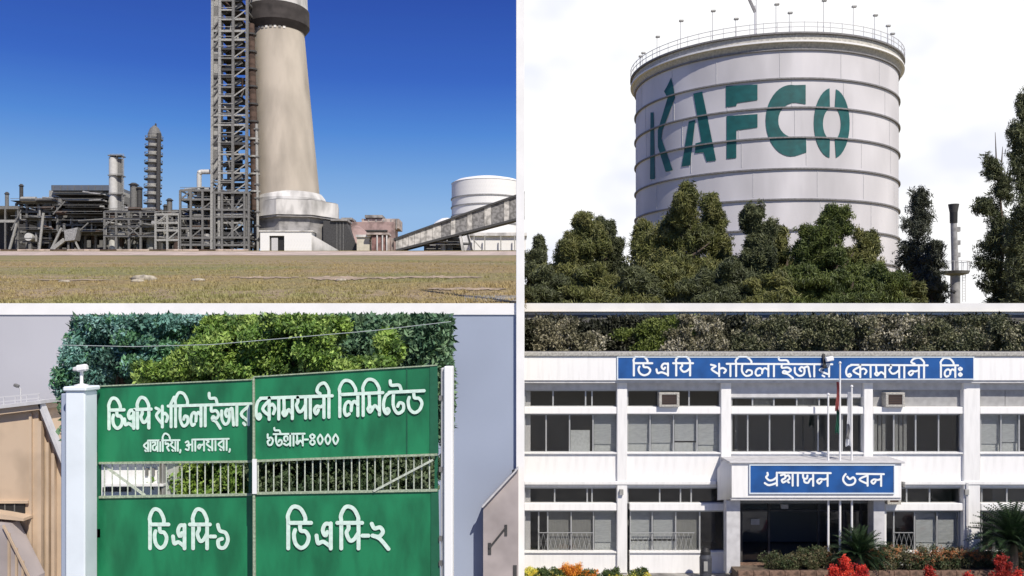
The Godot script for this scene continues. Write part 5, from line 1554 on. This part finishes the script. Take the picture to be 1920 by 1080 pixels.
		if pi == 1:
			var fg := thing("furled_flag", "furled red and green flag hanging on the tallest pole", "flag", P(1571, 735, dp))
			flag(fg, "red_field", 1570, 716, 770, 3.6, dp + 0.03, M.flag_red)
			flag(fg, "green_field", 1570, 768, 812, 4.2, dp + 0.03, M.flag_green)
		if pi == 2:
			var fg := thing("furled_flag", "furled white flag hanging beside the red and green flag", "flag", P(1591, 760, dp))
			flag(fg, "cloth", 1592, 735, 836, 6.0, dp + 0.02, M.flag_white)
			flag(fg, "print", 1590, 795, 822, 3.0, dp - 0.08, M.panel_grey)
		pi += 1
	build_garden(gy)

# cloth that hangs in folds
func flag(parent: Node3D, called: String, px: float, y0: float, y1: float, w: float, d: float, mt: Material) -> void:
	var st := SurfaceTool.new()
	st.begin(Mesh.PRIMITIVE_TRIANGLES)
	var o := P(px, y0, d)
	var rows := []
	for j in 9:
		var v := j / 8.0
		var row := []
		for i in 13:
			var u := i / 12.0
			var x := px + (u - 0.5) * 2.0 * w * (0.55 + 0.5 * v) + sin(v * 5.0) * 1.2
			var p := P(x, lerpf(y0, y1, v) + sin(u * 9.0) * 2.0 * v, d) - o
			p.z += sin(u * 15.0 + v * 1.5) * 0.06
			row.append(p)
		rows.append(row)
	st.set_smooth_group(1)
	for j in 8:
		for i in 12:
			quad(st, rows[j][i], rows[j][i + 1], rows[j + 1][i + 1], rows[j + 1][i])
	st.generate_normals()
	mesh_at(parent, called, st.commit(), mt, Transform3D(Basis(), o))

# feather-leaved frond: an arching rib with leaflets both sides
func frond_mesh(l: float, droop: float) -> Mesh:
	var st := SurfaceTool.new()
	st.begin(Mesh.PRIMITIVE_TRIANGLES)
	var n := 20
	var c := Color(0.022, 0.05, 0.016)
	for i in n:
		var t0 := i / float(n)
		var t1 := (i + 1) / float(n)
		var a := Vector3(0, sin(t0 * 1.5) * l * 0.25 - droop * t0 * t0 * l, t0 * l)
		var b := Vector3(0, sin(t1 * 1.5) * l * 0.25 - droop * t1 * t1 * l, t1 * l)
		st.set_color(c)
		quad(st, a + Vector3(0.012, 0, 0), b + Vector3(0.01, 0, 0), b - Vector3(0.01, 0, 0), a - Vector3(0.012, 0, 0))
		var ll := l * 0.2 * sin(PI * clampf(t0 * 0.85 + 0.12, 0, 1))
		for s in [-1.0, 1.0]:
			var tip := a + Vector3(s * ll, ll * 0.25, ll * 0.5)
			st.set_color(c * rng.randf_range(0.7, 1.6))
			tri(st, a, a + (b - a) * 0.75, tip)
	st.generate_normals()
	return st.commit()

func palm(label: String, px: float, py: float, d: float, r: float, n: int) -> void:
	var at := P(px, py, d)
	var base := Vector3(at.x, -9.2, -d)
	var t := thing("sago_palm", label, "palm", base, "sago palms in the flower bed")
	lathe(t, "stem", base, [Vector2(0.2, 0), Vector2(0.22, (at.y + 9.2) * 0.5), Vector2(0.17, at.y + 9.2), Vector2(0.02, at.y + 9.35)], M.bark, 12)
	var variants := [frond_mesh(r, 0.1), frond_mesh(r, 0.3), frond_mesh(r * 0.85, 0.5)]
	for i in n:
		var f := i / float(n)
		var b := Basis(Vector3.UP, i * 2.4) * Basis(Vector3.RIGHT, -lerpf(1.2, -0.25, f))
		mesh_at(t, "frond", variants[i % 3], M.leaf, Transform3D(b, at + Vector3(0, 0.05, 0)))

func build_garden(gy: float) -> void:
	# raised bed with brick kerb
	var d := 35.7
	var t := thing("planting_bed", "raised planting bed with a brown brick kerb before the office", "planter", Vector3(P(1680, 0, d).x, gy, -d))
	var soil_y := P(0, 1075, d).y
	var a := P(1384, 0, d).x
	var b := P(2100, 0, d).x
	box(t, "soil", Vector3((a + b) * 0.5, (soil_y + gy) * 0.5, -d - 0.75), Vector3(b - a, soil_y - gy, 1.1), M.soil)
	var x := a
	var top := P(0, 1071, d).y
	while x < b - 0.1:
		box(t, "kerb_stone", Vector3(x + 0.31, (top + gy) * 0.5, -d - 0.1), Vector3(0.6, top - gy, 0.18), M.brick_edge, 0.012)
		x += 0.615
	var greens := [Color(0.07, 0.085, 0.032), Color(0.1, 0.1, 0.045), Color(0.045, 0.075, 0.025), Color(0.14, 0.12, 0.06)]
	var lobes := []
	var fl := []
	for i in 46:
		var px := 1450.0 + i * 13.5
		var hgt := rng.randf_range(0.34, 0.5) * (0.7 if px < 1500 else 1.0)
		var c := Vector3(P(px, 0, d + 0.7).x, soil_y + hgt * 0.9, -d - 0.7 + rng.randf_range(-0.25, 0.25))
		lobes.append([c, Vector3(0.42, hgt, 0.34)])
		fl.append([c + Vector3(0, hgt * 0.5, 0.1), Vector3(0.3, hgt * 0.6, 0.3)])
	var o := crown(self, "bedding_plants", Vector3(P(1700, 0, d).x, soil_y, -d), lobes, 12000, 0.07, greens, "leaf", Vector3(-1e5, soil_y - 0.1, -1e5), Vector3(1e5, soil_y + 1.05, -d - 0.02), 0.5, 0.3)
	tag(o, "mixed green and straw coloured bedding plants in the raised bed", "plants", "", "stuff")
	o = crown(self, "bedding_flowers", Vector3(P(1700, 0, d).x, soil_y, -d), fl, 1900, 0.05, [Color(0.4, 0.12, 0.03), Color(0.5, 0.22, 0.08), Color(0.34, 0.14, 0.08), Color(0.42, 0.34, 0.2)], "leaf", Vector3(P(1560, 0, d).x, soil_y, -1e5), Vector3(1e5, soil_y + 1.1, -d - 0.02), 0.5, 0.3)
	tag(o, "rusty orange blossoms scattered over the raised bed", "flowers", "", "stuff")
	palm("sago palm with dark fronds in front of the entrance pier", 1612, 1046, 36.1, 1.3, 80)
	palm("large dark sago palm in front of the far window", 1898, 1022, 35.9, 1.75, 100)
	# red salvias in the foreground
	var i := 0
	for e in [[1562, 1062, 0.42], [1586, 1040, 0.5], [1618, 1056, 0.46], [1745, 1060, 0.5], [1820, 1074, 0.36], [1880, 1042, 0.62], [1905, 1068, 0.5]]:
		var dd := 34.2
		var tp := P(e[0], e[1], dd)
		var base := Vector3(tp.x, gy, -dd)
		t = thing("red_flower_plant", ["short red flower spike at the kerb left of the tallest spike", "tall red flower spike in front of the sago palm", "broad red flower spike right of the tall spike", "red flower spike in front of the white plinth", "low red flower head between two spikes", "tallest dark red flower spike before the large sago palm", "red flower head beside the tallest dark red spike"][i], "flower", base, "red flowers along the kerb")
		cyl(t, "stem", base, tp - Vector3(0, 0.35, 0), 0.03, M.flag_green, 0.015, 8)
		var dk := 0.55 if i in [3, 5] else 1.0
		var red := [Color(0.62, 0.035, 0.02) * dk, Color(0.75, 0.07, 0.03) * dk, Color(0.45, 0.02, 0.02) * dk]
		crown(t, "blossom", base, [[tp - Vector3(0, 0.3, 0), Vector3(e[2] * 0.42, 0.3, 0.25)], [tp - Vector3(0, 0.65, 0), Vector3(e[2] * 0.7, 0.3, 0.35)]], 330, 0.07, red, "leaf", Vector3(-1e5, -1e5, -1e5), Vector3(1e5, tp.y + 0.05, 1e5), 0.45, 0.2)
		crown(t, "leaves", base, [[base + Vector3(0, 0.4, 0), Vector3(0.35, 0.35, 0.3)]], 200, 0.1, [Color(0.04, 0.08, 0.02)], "leaf")
		i += 1
	# marigolds by the wall
	i = 0
	for e in [[1000, 1066, "y"], [1045, 1070, "y"], [1072, 1058, "o"], [1105, 1068, "o"], [1150, 1076, "y"], [1198, 1070, "y"], [1020, 1078, "o"]]:
		var dd := 36.4
		var tp := P(e[0], e[1], dd)
		var base := Vector3(tp.x, gy, -dd)
		t = thing("marigold_plant", ["yellow marigold clump beside the white pylon", "yellow marigold clump next to the tall orange clump", "tall orange marigold clump against the white plinth", "lower orange marigold clump right of the tall one", "sparse yellow marigold clump below the column", "yellow marigold clump under the blinds", "low orange marigold clump between yellow clumps"][i], "flower", base, "marigolds along the office wall")
		var cols := [Color(0.8, 0.62, 0.06), Color(0.75, 0.68, 0.2), Color(0.6, 0.6, 0.12)] if e[2] == "y" else [Color(0.75, 0.26, 0.02), Color(0.8, 0.36, 0.03), Color(0.6, 0.18, 0.02)]
		cyl(t, "stem", base, base + Vector3(0, 0.4, 0), 0.03, M.flag_green, 0.02, 8)
		crown(t, "blossom", base, [[tp - Vector3(0, 0.2, 0), Vector3(0.42, 0.2, 0.3)]], 480, 0.06, cols, "leaf", Vector3(P(983, 0, dd).x, -1e5, -1e5), Vector3(1e5, tp.y + 0.04, 1e5), 0.5, 0.2)
		crown(t, "leaves", base, [[base + Vector3(0, 0.3, 0), Vector3(0.4, 0.25, 0.3)]], 260, 0.08, [Color(0.05, 0.09, 0.02), Color(0.08, 0.11, 0.03)], "leaf", Vector3(P(983, 0, dd).x, -1e5, -1e5))
		i += 1
	# bin by the entrance
	var bd := 36.9
	var bp := Vector3(P(1323, 0, bd).x, gy, -bd)
	t = thing("standing_bin", "dark upright bin with a grey front beside the entrance pier", "bin", bp)
	lathe(t, "body", bp, [Vector2(0.2, 0), Vector2(0.24, 0.1), Vector2(0.25, 0.9), Vector2(0.2, 1.05)], M.bin, 18)
	lathe(t, "lid", bp + Vector3(0, 1.05, 0), [Vector2(0.21, 0), Vector2(0.2, 0.12), Vector2(0.1, 0.26), Vector2(0.02, 0.28)], M.black, 18)
	box(t, "front_plate", bp + Vector3(-0.05, 0.6, 0.25), Vector3(0.16, 0.4, 0.03), M.steel_light, 0.01)
	# trees behind the roof
	var dusty := [Color(0.28, 0.255, 0.16), Color(0.18, 0.17, 0.1), Color(0.42, 0.39, 0.29), Color(0.09, 0.088, 0.05)]
	var green := [Color(0.13, 0.17, 0.03), Color(0.08, 0.115, 0.024), Color(0.18, 0.22, 0.05)]
	var mid := [Color(0.16, 0.165, 0.08), Color(0.1, 0.112, 0.055), Color(0.26, 0.25, 0.16), Color(0.07, 0.08, 0.035)]
	var dk2 := [Color(0.03, 0.034, 0.018), Color(0.045, 0.048, 0.026)]
	var names := ["dusty olive tree behind the plain end of the office fascia", "bright green tree behind the start of the blue board", "dusty tree behind the first words of the blue board", "dusty tree behind the middle of the blue board", "grey olive tree behind the roof floodlight", "dusty green tree behind the last words of the blue board", "olive tree behind the end of the blue board", "green tree behind the far end of the office roof"]
	var k := 0
	for e in [[1060, dusty], [1215, green], [1330, dusty], [1450, mid], [1560, mid], [1670, dusty], [1790, mid], [1915, mid]]:
		var dd := 46.6 + (k % 2) * 0.5
		var base := Vector3(P(e[0], 0, dd).x, gy, -dd)
		t = thing("dusty_tree", names[k], "tree", base, "trees behind the office roof")
		var lb := []
		for q in 5:
			lb.append([P(e[0] + rng.randf_range(-55, 55), rng.randf_range(612, 668), dd + rng.randf_range(-0.3, 0.3)), Vector3(1.6, 1.25, 0.8)])
		trunk(t, base, P(e[0], 650, dd), 0.22, [lb[0][0], lb[1][0], lb[2][0]], M.bark)
		crown(t, "crown", base, lb, 4600, 0.15, e[1], "leaf", Vector3(P(984, 0, dd).x, -1e5, -49), Vector3(1e5, P(0, 594, dd).y, 0), 0.22, 0.4)
		k += 1
	for e in [[1110, "dark tree in the gap behind the bright green tree"], [1400, "dark tree behind the dusty trees over the board's first words"], [1640, "dark tree behind the dusty green tree over the last words"], [1860, "dark tree behind the olive tree at the board's end"]]:
		var dd := 49.6
		var base := Vector3(P(e[0], 0, dd).x, gy, -dd)
		t = thing("dusty_tree", e[1], "tree", base, "trees behind the office roof")
		var lb := []
		for q in 7:
			lb.append([P(e[0] - 130 + q * 42, 630 + (q % 2) * 25, dd), Vector3(2.0, 1.5, 0.6)])
		trunk(t, base, P(e[0], 650, dd), 0.25, [lb[1][0], lb[3][0], lb[5][0]], M.bark)
		crown(t, "crown", base, lb, 6000, 0.22, dk2, "leaf", Vector3(P(984, 0, dd).x, -1e5, -51.5), Vector3(1e5, P(0, 595, dd).y, 0), 0.45, 0.2)
